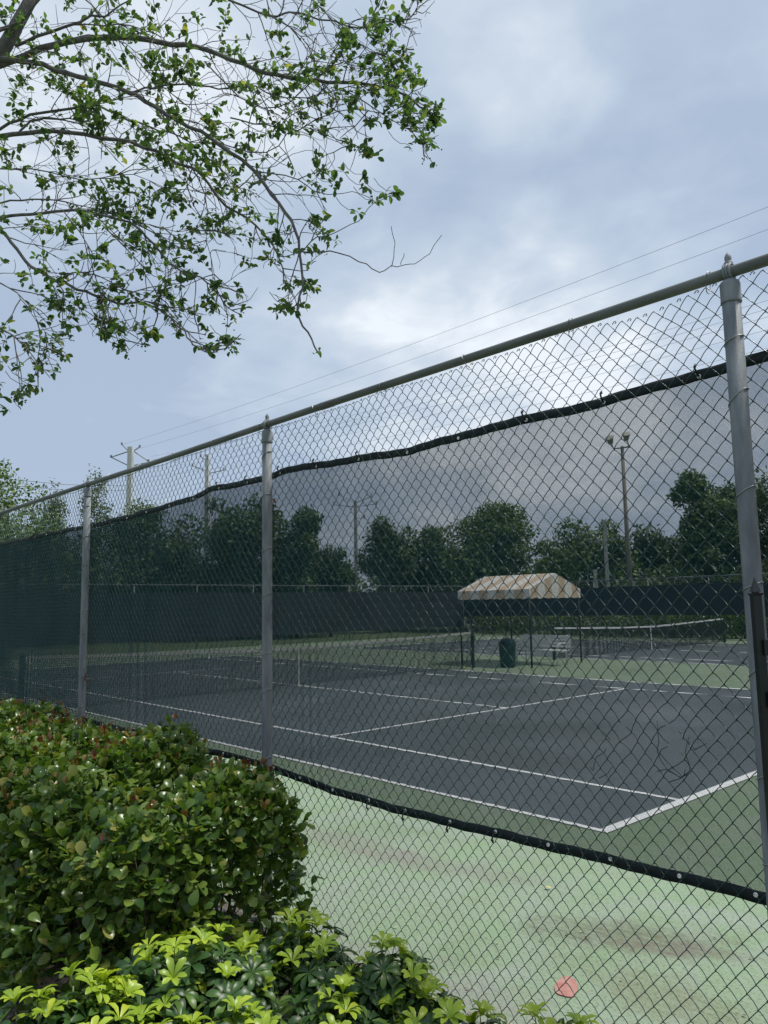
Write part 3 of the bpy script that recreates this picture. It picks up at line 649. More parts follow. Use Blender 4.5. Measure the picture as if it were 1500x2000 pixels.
    def grow(p, d_, length, r, lvl, leafy):
        n_ = max(3, int(length/.045)); pts = [p.copy()]; step = length/n_
        bend = Vector((rnd.gauss(0, .10), rnd.gauss(0, .10), -.03+rnd.gauss(0, .06)))
        for i in range(n_):
            d_ = (d_+bend+Vector((rnd.gauss(0, .16), rnd.gauss(0, .16), rnd.gauss(0, .14)))).normalized(); p = p+d_*step
            x, y, _ = proj(p)
            if not inpoly(x, y): break
            pts.append(p.copy())
            if lvl < 2 and rnd.random() < (.42 if lvl == 0 else .28):
                s = (d_+Vector((rnd.gauss(0, .8), rnd.gauss(0, .8), rnd.gauss(0, .6)))).normalized(); grow(p, s, length*rnd.uniform(.3, .65), r*.65, lvl+1, leafy)
            if leafy and i > n_*.35 and rnd.random() < .32: leafs(p, d_, rnd.randint(2, 4))
        if len(pts) > 1:
            tw.tube(pts, [max(.0013, r*(1-.6*i/len(pts))) for i in range(len(pts))], 4)
            if leafy: leafs(pts[-1], d_, rnd.randint(3, 6))
            if rnd.random() < .05: BP.append(pts[-1])
    bare = {2, 3, 4}
    for li, (path, z0, z1, r0) in enumerate(limbs):
        pts = bezier(path, z0, z1); k = len(pts)
        wob = [p_+Vector((rnd.gauss(0, .004), rnd.gauss(0, .004), rnd.gauss(0, .004)))*(0 if i < 2 else 1) for i, p_ in enumerate(pts)]
        lim.tube(wob, [max(.0017, r0*.72*(1-.80*i/k)) for i in range(k)], 8)
        if li in bare: continue
        ln = 0
        for i in range(1, k):
            seg = (wob[i]-wob[i-1]).length; ln += seg; x, y, _ = proj(wob[i])
            if not inpoly(x, y): continue
            dn = (wob[i]-wob[i-1]).normalized(); f_ = i/k
            cnt = seg/.050*(.55+.6*f_)
            nn = int(cnt)+(rnd.random() < cnt-int(cnt))
            for _ in range(nn):
                s = (dn*.75+Vector((rnd.gauss(0, .6), rnd.gauss(0, .7), rnd.gauss(0, .55)))).normalized()
                grow(wob[i], s, rnd.uniform(.10, .42)*(1-.35*f_), rnd.uniform(.0024, .0038), 0, rnd.random() < (.56 if proj(wob[i])[0] < 480 else .40))
        leafs(wob[-1], dn, 5)
    # hand-placed end clusters of leaves seen against the sky
    for px, py, zd in ((790, 95, 4), (800, 110, 4), (690, 100, 4.1), (755, 100, 4.05), (680, 60, 4.1), (735, 45, 4.0), (700, 415, 3.75), (735, 395, 3.7), (755, 380, 3.7), (775, 378, 3.7), (640, 458, 3.85), (645, 470, 3.85), (715, 365, 3.9), (712, 345, 3.9),
                       (650, 360, 3.9), (660, 358, 3.9), (625, 365, 3.9), (850, 205, 4), (858, 208, 4), (840, 250, 4), (830, 255, 4), (800, 285, 4), (790, 225, 4), (765, 235, 4), (725, 235, 4), (680, 280, 3.9), (690, 290, 3.9), (640, 255, 3.9),
                       (580, 545, 3.8), (590, 555, 3.8), (615, 565, 3.8), (570, 600, 3.8), (582, 605, 3.8), (455, 665, 3.7), (410, 675, 3.7), (400, 640, 3.9), (240, 640, 3.9), (240, 665, 3.9), (235, 675, 3.9), (60, 745, 3.7), (75, 758, 3.7), (55, 755, 3.7), (105, 728, 3.7), (10, 800, 3.7), (0, 775, 3.7)):
        p = D(px, py, zd); leafs(p, Vector((0, 0, -1)), 6); tw.tube([p, p-R2*.02+U2*.012, p-R2*.05+U2*.018+fw*.01, p-R2*.085+U2*.04, p-R2*.11+U2*.075], [.0014, .0014, .0016, .0016, .0018], 4)
    o = tk.build('trunk', bark, None, True); rel(o, root); tr = o
    o = lim.build('limbs', bark, None, True); rel(o, root)
    o = tw.build('twigs', bark, None, True); rel(o, root)
    V, Fc = leaves(T_EL, np.array(LP), np.array(LA), np.array(LN), LS); o = obj('leaves', V, Fc, tl, None, True); rel(o, root)
    mb = MB()
    for p in BP:
        for _ in range(5):
            c = p+Vector((rnd.gauss(0, .02), rnd.gauss(0, .02), rnd.gauss(0, .02))); mb.lathe([(.0005, -.004), (.0036, -.002), (.0040, .0), (.0032, .003), (.0005, .0045)], c, 7)
    if BP: o = mb.build('seed_pods', barkd, None, True); rel(o, root); o['kind'] = 'stuff'
    print('tree leaves', len(LP), 'pods', len(BP))
make_tree()

# ------------------------------------------------------------------ far fences round the courts
def far_fence(A, B, label, zr=3.05, scr=(.86, 2.72), gap=.0, cover=True):
    A, B = Vector(A), Vector(B); Ln = (B-A).length; ang = math.atan2(B.y-A.y, B.x-A.x)
    root = thing('chain_link_fence', label, 'fence', A, ang)
    m_ = MB(); m_.tube([(0, 0, zr), (Ln, 0, zr)], .024, 8); m_.build('top_rail', MATS['galvanised_steel'], root, True)
    n_ = int(Ln/3.05)
    for i in range(n_+1):
        m_ = MB(); m_.tube([(i*Ln/n_, 0, -.02), (i*Ln/n_, 0, zr-.02)], .032, 8); m_.build('post', galv, root, True)
    # wire mesh as crossing diagonal wires
    h = zr-.05; sp = .0616; V = []; Fc = []; q = .0016; i = 0
    for s in (1, -1):
        for x in np.arange(-h, Ln, sp):
            a0, a1 = x, x+h; z0, z1 = .04, zr
            c0, c1 = max(a0, 0), min(a1, Ln)
            if c1-c0 < .05: continue
            t0, t1 = (c0-a0)/h, (c1-a0)/h; za, zb = z0+(z1-z0)*t0, z0+(z1-z0)*t1
            if s < 0: za, zb = zr+z0-za, zr+z0-zb
            y = .036+s*.002
            for dy, dz in ((-q, 0), (0, q), (q, 0), (0, -q)): V.append((c0, y+dy, za+dz))
            for dy, dz in ((-q, 0), (0, q), (q, 0), (0, -q)): V.append((c1, y+dy, zb+dz))
            for k in range(4): Fc.append((i+k, i+(k+1) % 4, i+4+(k+1) % 4, i+4+k))
            i += 8
    obj('wire_mesh', V, np.array(Fc), wirem, root)
    return root, Ln, ang
def far_screen(A, B, label, z0, z1, off, group=None):
    A, B = Vector(A), Vector(B); Ln = (B-A).length; ang = math.atan2(B.y-A.y, B.x-A.x)
    k = int(Ln/.5); V = []; 
    for i in range(k+1):
        x = Ln*i/k; sag = .02*math.sin(x*2.05)**2
        for z in (z0+sag*.5, z0+.06, z1-.06-sag, z1-sag): V.append((x, off+.012*math.sin(x*3+z), z))
    f = [(i*4+j, (i+1)*4+j, (i+1)*4+j+1, i*4+j+1) for i in range(k) for j in range(3)]
    nf = len(f); V2 = V+[(x, y+.006, z) for x, y, z in V]; f2 = f+[tuple(q+len(V) for q in g[::-1]) for g in f]
    o = obj('windscreen', V2, f2, farfab); o.location = A; o.rotation_euler = (0, 0, ang); tag(o, label, 'windscreen'); return o
fb = far_fence((BACK_X, -.3, 0), (BACK_X, FAR_Y, 0), 'chain-link fence across the far left end of the courts, behind the dark windscreen')
far_screen((BACK_X, -.1, 0), (BACK_X, FAR_Y-.1, 0), 'long dark windscreen across the far left end of the courts', .50, 2.70, -.06)
ff = far_fence((BACK_X, FAR_Y, 0), (11.8, FAR_Y, 0), 'chain-link fence along the far side, behind the striped canopy and second net')
far_screen((BACK_X+.1, FAR_Y, 0), (11.8, FAR_Y, 0), 'dark windscreen along the far side, right of the striped canopy', 1.15, 2.68, -.06)

def far_hedge(X0, X1, y, h, label):
    L_ = X1-X0; n = int(L_*420); P = np.stack([rng.uniform(0, L_, n), rng.normal(0, .28, n), h*(1-rng.random(n)**1.6)*1.0], 1)
    P[:, 2] *= .85+.15*np.sin(P[:, 0]*1.7)+.08*np.sin(P[:, 0]*4.1); P[:, 2] = np.maximum(P[:, 2], .05)
    root = thing('hedge', label, 'hedge', (X0, y, 0))
    V, Fc = leaves(T_CARD, P, rv(n), unit(rv(n)+np.array([[0, -.4, .5]])), rng.uniform(.10, .22, n)); obj('foliage', V, Fc, hl, root)
    m_ = MB()
    for i in range(int(L_/1.2)): x = i*1.2+rnd.uniform(-.2, .2); m_.tube([(x, 0, -.05), (x+.1, .05, h*.5), (x-.1, 0, h*.8)], [.04, .03, .015], 5)
    m_.build('stems', barkd, root, True)
far_hedge(BACK_X+.3, 2.0, FAR_Y+1.1, 1.45, 'low dark hedge seen in the gap below the far windscreen')

# ------------------------------------------------------------------ nets
def net(y0, label, trim):
    tape = mat('weathered_net_tape', [(.3, (.36, .35, .32)), (.7, (.50, .49, .46))], 6, .8) if trim else white
    XN = XC-LEN/2; L_ = 10.97+1.828; ya = y0-.914
    root = thing('tennis_net', label, 'tennis net', (XN, ya, 0), PI/2, 'tennis nets')
    for x in (0, L_):
        m_ = MB(); m_.tube([(x, 0, -.02), (x, 0, 1.09)], .055 if True else .05, 14); m_.lathe([(.055, 0), (.06, .01), (.05, .035), (.02, .045)], (x, 0, 1.09), 14)
        m_.box((x-.05, -.09, .82), (x+.05, -.045, .95)); p_ = m_.build('net_post', greenp, root, False)
    def top(x): u = abs(x-L_/2)/(L_/2); return .914+.156*u**1.25
    xs = np.linspace(.06, L_-.06, 60)
    m_ = MB()
    for a, b in zip(xs[:-1], xs[1:]):
        m_.add([(a, -.012, top(a)-.06), (b, -.012, top(b)-.06), (b, -.012, top(b)), (a, -.012, top(a)), (a, .012, top(a)-.06), (b, .012, top(b)-.06), (b, .012, top(b)), (a, .012, top(a))], [(0, 1, 2, 3), (7, 6, 5, 4), (3, 2, 6, 7), (0, 4, 5, 1)])
    m_.build('headband', tape, root)
    m_ = MB(); q = .0034
    for x in np.arange(.08, L_-.08, .038): m_.box((x-q, -q, .03), (x+q, q, top(x)-.05))
    for z in np.arange(.04, 1.0, .045):
        for a, b in zip(xs[:-1], xs[1:]):
            za, zb = z*(top(a)-.05), z*(top(b)-.05); m_.add([(a, -q, za-q), (b, -q, zb-q), (b, -q, zb+q), (a, -q, za+q)], [(0, 1, 2, 3)])
    m_.build('netting', netm, root)
    m_ = MB(); m_.box((L_/2-.025, -.016, .0), (L_/2+.025, .016, .91)); m_.build('centre_strap', tape, root)
net(YC, 'tennis net of the near court, ending at the green post left of the striped canopy', 1)
net(Y2, 'tennis net of the farther court, its white band seen right of the canopy', 0)

# ------------------------------------------------------------------ canopy, bench, bin, ball
def canopy():
    X0, X1, Y0, Y1 = -16.95, -14.10, 15.80, 18.45; ZE, ZV, ZR = 2.31, 2.03, 2.80; ym = (Y0+Y1)/2
    root = thing('shade_canopy', 'cream and tan striped gabled shade canopy on dark posts between the courts', 'canopy', ((X0+X1)/2, ym, 0))
    hx, hy = (X1-X0)/2, (Y1-Y0)/2
    mt, t, b = base('cream_and_tan_stripes')
    c_ = t.nodes.new('ShaderNodeTexCoord'); sp_ = t.nodes.new('ShaderNodeSeparateXYZ'); t.links.new(c_.outputs['Object'], sp_.inputs[0])
    g = t.nodes.new('ShaderNodeNewGeometry'); sn = t.nodes.new('ShaderNodeSeparateXYZ'); t.links.new(g.outputs['True Normal'], sn.inputs[0])
    ab = t.nodes.new('ShaderNodeMath'); ab.operation = 'ABSOLUTE'; t.links.new(sn.outputs[0], ab.inputs[0]); gt = t.nodes.new('ShaderNodeMath'); gt.operation = 'GREATER_THAN'; t.links.new(ab.outputs[0], gt.inputs[0]); gt.inputs[1].default_value = .7
    mx = t.nodes.new('ShaderNodeMix'); t.links.new(gt.outputs[0], mx.inputs[0]); t.links.new(sp_.outputs[0], mx.inputs[2]); t.links.new(sp_.outputs[1], mx.inputs[3])
    ml = t.nodes.new('ShaderNodeMath'); ml.operation = 'MULTIPLY_ADD'; t.links.new(mx.outputs[0], ml.inputs[0]); ml.inputs[1].default_value = 1/.70; ml.inputs[2].default_value = 20.28
    fr = t.nodes.new('ShaderNodeMath'); fr.operation = 'FRACT'; t.links.new(ml.outputs[0], fr.inputs[0]); g2 = t.nodes.new('ShaderNodeMath'); g2.operation = 'GREATER_THAN'; t.links.new(fr.outputs[0], g2.inputs[0]); g2.inputs[1].default_value = .5
    dirt = ramp(t, tnoise(t, 5, 6, .7), [(.3, (.78, .72, .66)), (.6, (1, 1, 1))])
    c = tmix(t, g2.outputs[0], (.90, .89, .85), (.72, .56, .41)); t.links.new(tmix(t, .8, c, dirt, 'MULTIPLY'), b.inputs['Base Color']); b.inputs['Roughness'].default_value = .7
    tr = t.nodes.new('ShaderNodeBsdfTranslucent'); t.links.new(c, tr.inputs[0]); ms = t.nodes.new('ShaderNodeMixShader'); ms.inputs[0].default_value = .25
    t.links.new(b.outputs[0], ms.inputs[1]); t.links.new(tr.outputs[0], ms.inputs[2]); t.links.new(ms.outputs[0], t.nodes['Material Output'].inputs[0])
    m_ = MB(); nx = 14
    for s in (-1, 1):      # two roof slopes with a slight sag between frames
        for i in range(nx):
            xa, xb = -hx+2*hx*i/nx, -hx+2*hx*(i+1)/nx
            for (u0, u1) in ((0, .5), (.5, 1)):
                P_ = lambda x, u: (x, s*hy*(1-u), ZE+(ZR-ZE)*u-.025*math.sin(u*PI)*(.6+.4*math.sin((x+hx)*PI/hx)))
                q = [P_(xa, u0), P_(xb, u0), P_(xb, u1), P_(xa, u1)]; m_.add(q if s < 0 else q[::-1], [(0, 1, 2, 3)])
    for s in (-1, 1):      # gable ends
        q = [(s*hx, -hy, ZE), (s*hx, hy, ZE), (s*hx, 0, ZR)]; m_.add(q if s > 0 else q[::-1], [(0, 1, 2)])
    m_.build('awning', mt, root)
    m_ = MB()              # scalloped valance
    def val_(p0, p1, nrm_):
        L_ = math.hypot(p1[0]-p0[0], p1[1]-p0[1]); k = int(L_/.025)
        for i in range(k):
            a, b_ = i/k, (i+1)/k; za = ZV-.0+.04*(1-abs(math.sin(a*L_/.35*PI))); zb = ZV+.04*(1-abs(math.sin(b_*L_/.35*PI)))
            f_ = lambda u, z: (p0[0]+(p1[0]-p0[0])*u+nrm_[0]*.004, p0[1]+(p1[1]-p0[1])*u+nrm_[1]*.004, z)
            m_.add([f_(a, za), f_(b_, zb), f_(b_, ZE), f_(a, ZE)], [(0, 1, 2, 3)])
    val_((-hx, -hy), (hx, -hy), (0, -1)); val_((hx, -hy), (hx, hy), (1, 0)); val_((hx, hy), (-hx, hy), (0, 1)); val_((-hx, hy), (-hx, -hy), (-1, 0))
    m_.build('valance', mt, root)
    for sx in (-1, 1):
        for s in (-1, 1): m_ = MB(); m_.tube([(sx*(hx-.05), s*(hy-.05), -.02), (sx*(hx-.05), s*(hy-.05), ZE-.02)], .030, 10); m_.build('post', blackp, root, True)
    m_ = MB()
    for s in (-1, 1): m_.tube([(-hx+.05, s*(hy-.05), ZE-.03), (hx-.05, s*(hy-.05), ZE-.03)], .02, 8); m_.tube([(s*(hx-.05), -hy+.05, ZE-.03), (s*(hx-.05), hy-.05, ZE-.03)], .02, 8)
    m_.build('frame', blackp, root, True)
canopy()
def bench():
    root = thing('park_bench', 'white slatted bench standing under the striped canopy beside the bin', 'bench', (-14.75, 17.15, 0))
    hw = .92
    m_ = MB()
    for i in range(4): m_.box((-hw, -.28+i*.115, .43), (hw, -.28+i*.115+.095, .455))
    m_.build('seat', white, root)
    m_ = MB()
    for i in range(4): m_.box((-hw, .19+i*.022, .52+i*.095), (hw, .215+i*.022, .60+i*.095))
    m_.build('backrest', white, root)
    for x in (-hw+.15, hw-.15):
        m_ = MB(); m_.tube([(x, -.26, 0), (x, -.24, .42)], .022, 8); m_.tube([(x, .24, 0), (x, .20, .45), (x, .30, .90)], .022, 8); m_.tube([(x, -.26, .40), (x, .2, .40)], .02, 8)
        m_.tube([(x, -.25, .42), (x, -.25, .62), (x, .0, .66), (x, .24, .64)], .018, 8); m_.build('leg_frame', white, root, True)
bench()
root = thing('trash_can', 'dark green domed trash can at the front corner of the striped canopy', 'trash can', (-14.86, 15.62, 0))
m_ = MB(); m_.lathe([(.20, 0), (.225, .02), (.245, .35), (.25, .62), (.262, .63), (.262, .66), (.25, .665)], n=24); m_.build('body', canm, root, True)
m_ = MB(); m_.lathe([(.265, .66), (.268, .69), (.24, .76), (.18, .83), (.09, .87), (.01, .88)], n=24); lid = m_.build('lid', canm, root, True)
m_ = MB(); m_.box((-.10, -.268, .70), (.10, -.20, .79)); m_.build('flap', blackp, lid)
ballm = mat('tennis_ball_felt', [(.3, (.42, .55, .10)), (.7, (.55, .65, .16))], 60, .9)
def sph(r, n=12): return [(max(.0005, r*math.sin(PI*i/n)), -r*math.cos(PI*i/n)) for i in range(n+1)]
m_ = MB(); m_.lathe(sph(.034), (0, 0, .034), 14); o = m_.build('tennis_ball', ballm, None, True); o.location = (-15.55, 14.45, .0); tag(o, 'yellow-green tennis ball lying at the foot of the far net post', 'ball')
redm = mat('faded_red_paint', [(.35, (.33, .115, .10)), (.65, (.36, .20, .16))], 20, .7)
rc = onZ(1106, 1927, .006); vd = Vector((rc.x-CAM.x, rc.y-CAM.y, 0)).normalized(); sdv = Vector((vd.y, -vd.x, 0))
V = []
for a in np.linspace(0, 2*PI, 37)[:-1]:
    p_ = rc+vd*(.105*math.cos(a)*(1+.10*math.sin(3*a+1)))+sdv*(.056*math.sin(a)*(1+.10*math.sin(2*a))); V.append((p_.x, p_.y, .0065))
V += [(x, y, .001) for x, y, z in V]
o = obj('paint_spot', V, [tuple(range(36))]+[(i, i+36, (i+1) % 36+36, (i+1) % 36) for i in range(36)], redm); tag(o, 'faded red spot on the pale green surface behind the fence mesh', 'paint spot')
# stray leaves caught in the fence or lying on the court
rust = leafmat('rust_leaf', [(0, (.20, .07, .04)), (1, (.26, .10, .05))], .6, .3, (1.2, .7, .5)); yel = leafmat('yellow_leaf', [(0, (.60, .50, .20)), (1, (.65, .55, .25))], .6, .2, (1, 1, .6))
def stray(P, size, mt, label, a, nrm_=(0, -1, .2)):
    V, Fc = leaves(T_EL, np.array([P]), np.array([a], dtype=float), np.array([nrm_], dtype=float), [size]); o = obj('fallen_leaf', V-np.array([list(P)]), Fc, mt, None, True); o.location = P; tag(o, label, 'leaf', None)
stray(onY(168, 1313, .02), .09, rust, 'rust brown dry leaf caught in the fence beside the leftmost post', (.3, 0, -1))
stray(onY(536, 972, .02), .045, rust, 'small dark red leaf caught high on the fence beside the middle post', (.4, 0, -1))
stray(onZ(1063, 1733, .012), .05, yel, 'single yellow leaf lying on the pale green surface', (1, .4, 0), (0, 0, 1))

# ------------------------------------------------------------------ black metal gate at the right edge
def gate():
    b0 = D(1473, 1127, 1.73); z = b0.z
    root = thing('metal_gate', 'black metal gate with spear-topped picket and dark lower panel at the right edge', 'gate', (b0.x, b0.y, 0), math.radians(48))
    h = .0092
    for k in range(7):
        x = k*.115; m_ = MB(); m_.box((x-h, -h, .05), (x+h, h, z-.036))
        m_.add([(x-.010, -.010, z-.042), (x+.010, -.010, z-.042), (x+.010, .010, z-.042), (x-.010, .010, z-.042), (x-.013, -.013, z-.036), (x+.013, -.013, z-.036), (x+.013, .013, z-.036), (x-.013, .013, z-.036)], [(0, 1, 5, 4), (1, 2, 6, 5), (2, 3, 7, 6), (3, 0, 4, 7), (4, 5, 6, 7)])
        m_.add([(x-.009, -.009, z-.033), (x+.009, -.009, z-.033), (x+.009, .009, z-.033), (x-.009, .009, z-.033), (x, 0, z)], [(0, 1, 4), (1, 2, 4), (2, 3, 4), (3, 0, 4)]); m_.box((x-.006, -.006, z-.036), (x+.006, .006, z-.033))
        m_.build('picket', blackp, root)
    for za in (z-.139, z-.252, .12):
        m_ = MB(); m_.box((.003, -.0165, za-.034), (.72, .0165, za)); m_.build('rail', blackp, root)
    m_ = MB(); m_.box((.0, -.004, .14), (.70, .004, z-.28)); m_.build('panel', blackpanel, root)
gate()

# ------------------------------------------------------------------ far trees
tg = [leafmat('far_leaf_dark', [(0, (.065, .105, .042)), (.6, (.11, .165, .060)), (1, (.17, .235, .085))], .6, .2),
      leafmat('far_leaf_mid', [(0, (.085, .135, .045)), (.6, (.145, .21, .065)), (1, (.22, .29, .09))], .6, .25),
      leafmat('far_leaf_pale', [(0, (.070, .105, .045)), (.6, (.11, .15, .065)), (1, (.17, .20, .09))], .6, .3)]
def far_tree(px0, px1, ytop, ybot, zd, kind, n, label, loose=0.0, leaf=.30, name='far_tree', cat='tree', group='trees beyond the courts', flat=1.0):
    c = D((px0+px1)/2, (ytop+ybot)/2, zd); Wd = (px1-px0)/F*zd/2; Hd = (ybot-ytop)/F*zd/2
    if name == 'far_tree' and kind != 2: Wd *= 1.14
    b = Vector((c.x, c.y, 0)); root = thing(name, label, cat, b, 0, group)
    cz = c.z; lobes = []; nl = max(9, int(20*Wd/3)) if Wd > 1.5 else 8; nl = min(nl, 46)
    for i in range(nl):
        v = Vector((rnd.gauss(0, 1), rnd.gauss(0, 1), rnd.gauss(0, 1))).normalized(); rr = rnd.uniform(.35, .92)
        s = rnd.uniform(.13, .40)
        lobes.append((Vector((v.x*Wd*rr, v.y*Wd*rr*.8, v.z*Hd*rr)), Vector((Wd*s, Wd*s, min(Hd, Wd*1.1)*s*rnd.uniform(.75, 1.05)))))
    lobes.append((Vector((0, 0, 0)), Vector((Wd*.55, Wd*.5, Hd*.6))))
    w_ = np.array([l[1].x*l[1].z for l in lobes]); w_ /= w_.sum(); ids = rng.choice(len(lobes), n, p=w_)
    Cc = np.array([list(l[0]) for l in lobes])[ids]; Rr = np.array([list(l[1]) for l in lobes])[ids]
    v = rv(n); rad = rng.uniform(.55, 1.10+loose, (n, 1)); P = Cc+v*Rr*rad; P[:, 2] += cz
    P = P[P[:, 2] > .25]; v = v[:len(P)]
    Nn = unit(v*.8+rv(len(P))*.8+np.array([[0, 0, .5]])); V, Fc = leaves(T_CARD, P, rv(len(P)), Nn, rng.uniform(.6, 1.3, len(P))*leaf)
    obj('crown', V, Fc, tg[kind], root)
    m_ = MB(); tz = max(cz-Hd*.2, .6); r0 = max(.07, .05*Wd); m_.tube([(0, 0, -.1), (rnd.uniform(-.1, .1), 0, tz*.5), (rnd.uniform(-.3, .3), 0, tz)], [r0, r0*.8, r0*.5], 8)
    for l, s in lobes[:9]: m_.tube([(0, 0, tz*.7), (l.x*.5, l.y*.5, (tz*.7+cz+l.z)/2), (l.x, l.y, cz+l.z)], [r0*.45, r0*.3, r0*.1], 5)
    m_.build('trunk', barkd, root, True)
G = 1.0
far_tree(-180, 84, 885, 1180, 52, 1, 16000, 'tall dense green tree at the left edge, rising above the fence rail', .05, .26)
far_tree(62, 140, 925, 1150, 60, 2, 3000, 'thin airy pale tree right of the tall dense one at the left edge', .5, .22)
far_tree(148, 218, 902, 1150, 62, 2, 2800, 'airy upright tree poking above the rail left of the concrete pole', .6, .22)
far_tree(205, 325, 955, 1160, 64, 2, 6500, 'broad pale tree seen through the mesh around the concrete pole', .3, .24)
far_tree(-60, 190, 1000, 1190, 45, 0, 5200, 'low dark tree mass behind the lower left mesh', .1, .3)
far_tree(175, 410, 990, 1200, 50, 0, 10000, 'dark rounded tree seen through the screen right of the leftmost post', .08, .28)
far_tree(375, 560, 955, 1190, 48, 0, 11000, 'tall dark tree directly behind the middle post', .08, .26)
far_tree(510, 650, 975, 1195, 49, 0, 10000, 'dark tree right of the middle post, tallest of its clump', .1, .26)
far_tree(595, 695, 1045, 1190, 50, 0, 5000, 'smaller tree sloping down towards the white pole', .15, .24)
far_tree(698, 822, 1008, 1170, 56, 0, 7000, 'leftmost tree of the round-topped group above the canopy', .08, .26)
far_tree(770, 895, 1020, 1170, 58, 0, 6500, 'middle tree of the round-topped group left of the canopy', .08, .26)
far_tree(848, 1074, 988, 1160, 57, 1, 13000, 'widest round-topped tree, directly above the striped canopy', .08, .26)
far_tree(1030, 1140, 1045, 1165, 60, 1, 4500, 'low bushy tree just left of the concrete pole with a crossarm', .2, .26)
far_tree(1095, 1250, 1006, 1170, 55, 1, 9000, 'round tree behind the crossarm pole and floodlight pole', .08, .26)
far_tree(1205, 1345, 1030, 1165, 56, 0, 8000, 'dark low tree right of the floodlight pole', .1, .26)
far_tree(1310, 1450, 918, 1170, 45, 1, 12000, 'large leafy tree left of the right-hand post', .08, .26)
far_tree(1385, 1640, 862, 1185, 47, 0, 15000, 'tallest tree at the right edge behind the right-hand post', .06, .27)
for i, (a, b_, yt) in enumerate(((-100, 140, 1105), (130, 330, 1110), (320, 520, 1105), (500, 720, 1120), (690, 900, 1125), (880, 1100, 1118), (1080, 1290, 1112), (1270, 1480, 1105), (1460, 1700, 1100))):
    where = ['behind the far left end of the back fence', 'behind the back fence right of the leftmost post', 'behind the back fence left of the middle post', 'behind the back fence right of the middle post', 'left of the canopy, below the round-topped trees', 'behind the striped canopy roof', 'behind the crossarm pole base', 'behind the far fence left of the right-hand post', 'behind the far fence at the right edge'][i]
    far_tree(a, b_, yt, 1200, 62, 1 if i % 2 else 0, 2600, 'low rounded shrub mass '+where, .15, .30, 'shrub', 'shrub', 'low shrubs behind the far fences')

# ------------------------------------------------------------------ poles, lights and wires
armm = mat('grey_crossarm', [(.3, (.20, .20, .20)), (.7, (.28, .28, .27))], 6, .7)
def concrete_pole(P, h, r, label, arms, name='utility_pole', rz=0, group='utility poles', mt=None):
    root = thing(name, label, 'utility pole', (P.x, P.y, 0), rz, group)
    m_ = MB(); m_.tube([(0, 0, -.1), (0, 0, h*.5), (0, 0, h)], [r*1.35, r*1.15, r], 4 if mt is None else 10); m_.build('pole', mt or conc, root)
    for pts, rr in arms:
        m_ = MB(); m_.tube(pts, rr, 6); m_.build('crossarm', armm, root)
        e_ = pts[-1]; m_ = MB(); m_.lathe([(rr*1.2, -.05), (rr*2.2, .05), (rr*1.2, .12), (rr*2.2, .2), (rr, .32)], (e_[0], e_[1], e_[2]), 8); m_.build('insulator', armm, root)
    return root
YL = 40.0
far_tree(-200, 360, 1060, 1215, 47, 0, 9000, 'dark tangled shrub bank behind the left half of the back fence', .1, .30, 'shrub', 'shrub', 'low shrubs behind the far fences')
far_tree(330, 730, 1080, 1225, 54, 0, 12000, 'dark shrub bank behind the back fence at the middle post', .12, .30, 'shrub', 'shrub', 'low shrubs behind the far fences')
far_tree(700, 1260, 1078, 1225, 60, 1, 14000, 'green shrub bank behind the corner of the courts', .12, .30, 'shrub', 'shrub', 'low shrubs behind the far fences')
far_tree(1180, 1720, 1062, 1240, 47, 0, 14000, 'dark shrub bank behind the far fence on the right', .12, .30, 'shrub', 'shrub', 'low shrubs behind the far fences')
P1 = onY(255, 873, YL); fz = 1502/proj(P1)[2]          # pixels per metre there
def rel1(P, z0, px, py, zdp): Q = D(px, py, zdp); return Q-Vector((P.x, P.y, 0))
zd1 = proj(P1)[2]
arms1 = [([tuple(rel1(P1, 0, a, b, zd1)) for a, b in pr], .075) for pr in (((250, 880), (238, 868)), ((262, 880), (273, 873)), ((250, 882), (217, 893)), ((250, 909), (217, 893)), ((262, 882), (290, 901)), ((262, 909), (290, 903)))]
concrete_pole(P1, P1.z, .42, 'tall square concrete power pole with V-shaped arms, rising above the rail on the left', arms1)
P2 = D(405, 888, 85); zd2 = 85
arms2 = [([tuple(rel1(P2, 0, a, b, zd2)) for a, b in pr], .055) for pr in (((404, 920), (376, 910)), ((406, 925), (437, 918)), ((404, 900), (392, 892)))]
concrete_pole(P2, P2.z, .26, 'slimmer concrete power pole behind the mesh, left of the middle post', arms2)
P3 = D(694, 978, 70)
arms3 = [([tuple(rel1(P3, 0, a, b, 70)) for a, b in pr], .035) for pr in (((692, 968+14), (662, 967)), ((696, 982), (725, 970)), ((692, 990), (652, 986)), ((696, 990), (735, 984)), ((696, 1012), (712, 1012)))]
concrete_pole(P3, P3.z, .20, 'white pole with short crossarms between the two tree clumps', arms3)
P5 = onY(1180, 1016, 41)
zd5 = proj(P5)[2]
arms5 = [([tuple(rel1(P5, 0, a, b, zd5)) for a, b in pr], .05) for pr in (((1181, 1056), (1154, 1060)), ((1181, 1056), (1206, 1052)))]
concrete_pole(P5, P5.z, .13, 'short pale concrete pole with one crossarm, right of the canopy', arms5)
P7 = onY(1162, 1112, 43)
concrete_pole(P7, P7.z, .16, 'thick short pole stub left of the crossarm pole', [])
P4 = D(741, 1068, 66)
root = thing('street_lamp', 'thin pale street lamp with a curved arm before the round-topped trees', 'street lamp', (P4.x, P4.y, 0))
m_ = MB(); m_.tube([(0, 0, -.1), (0, 0, P4.z)], [.16, .11], 8); m_.build('pole', conc, root, True)
m_ = MB(); q = [rel1(P4, 0, a, b, 66) for a, b in ((741, 1068), (738, 1064), (730, 1062), (722, 1065))]; m_.tube([tuple(x) for x in q], .06, 6); arm = m_.build('arm', conc, root, True)
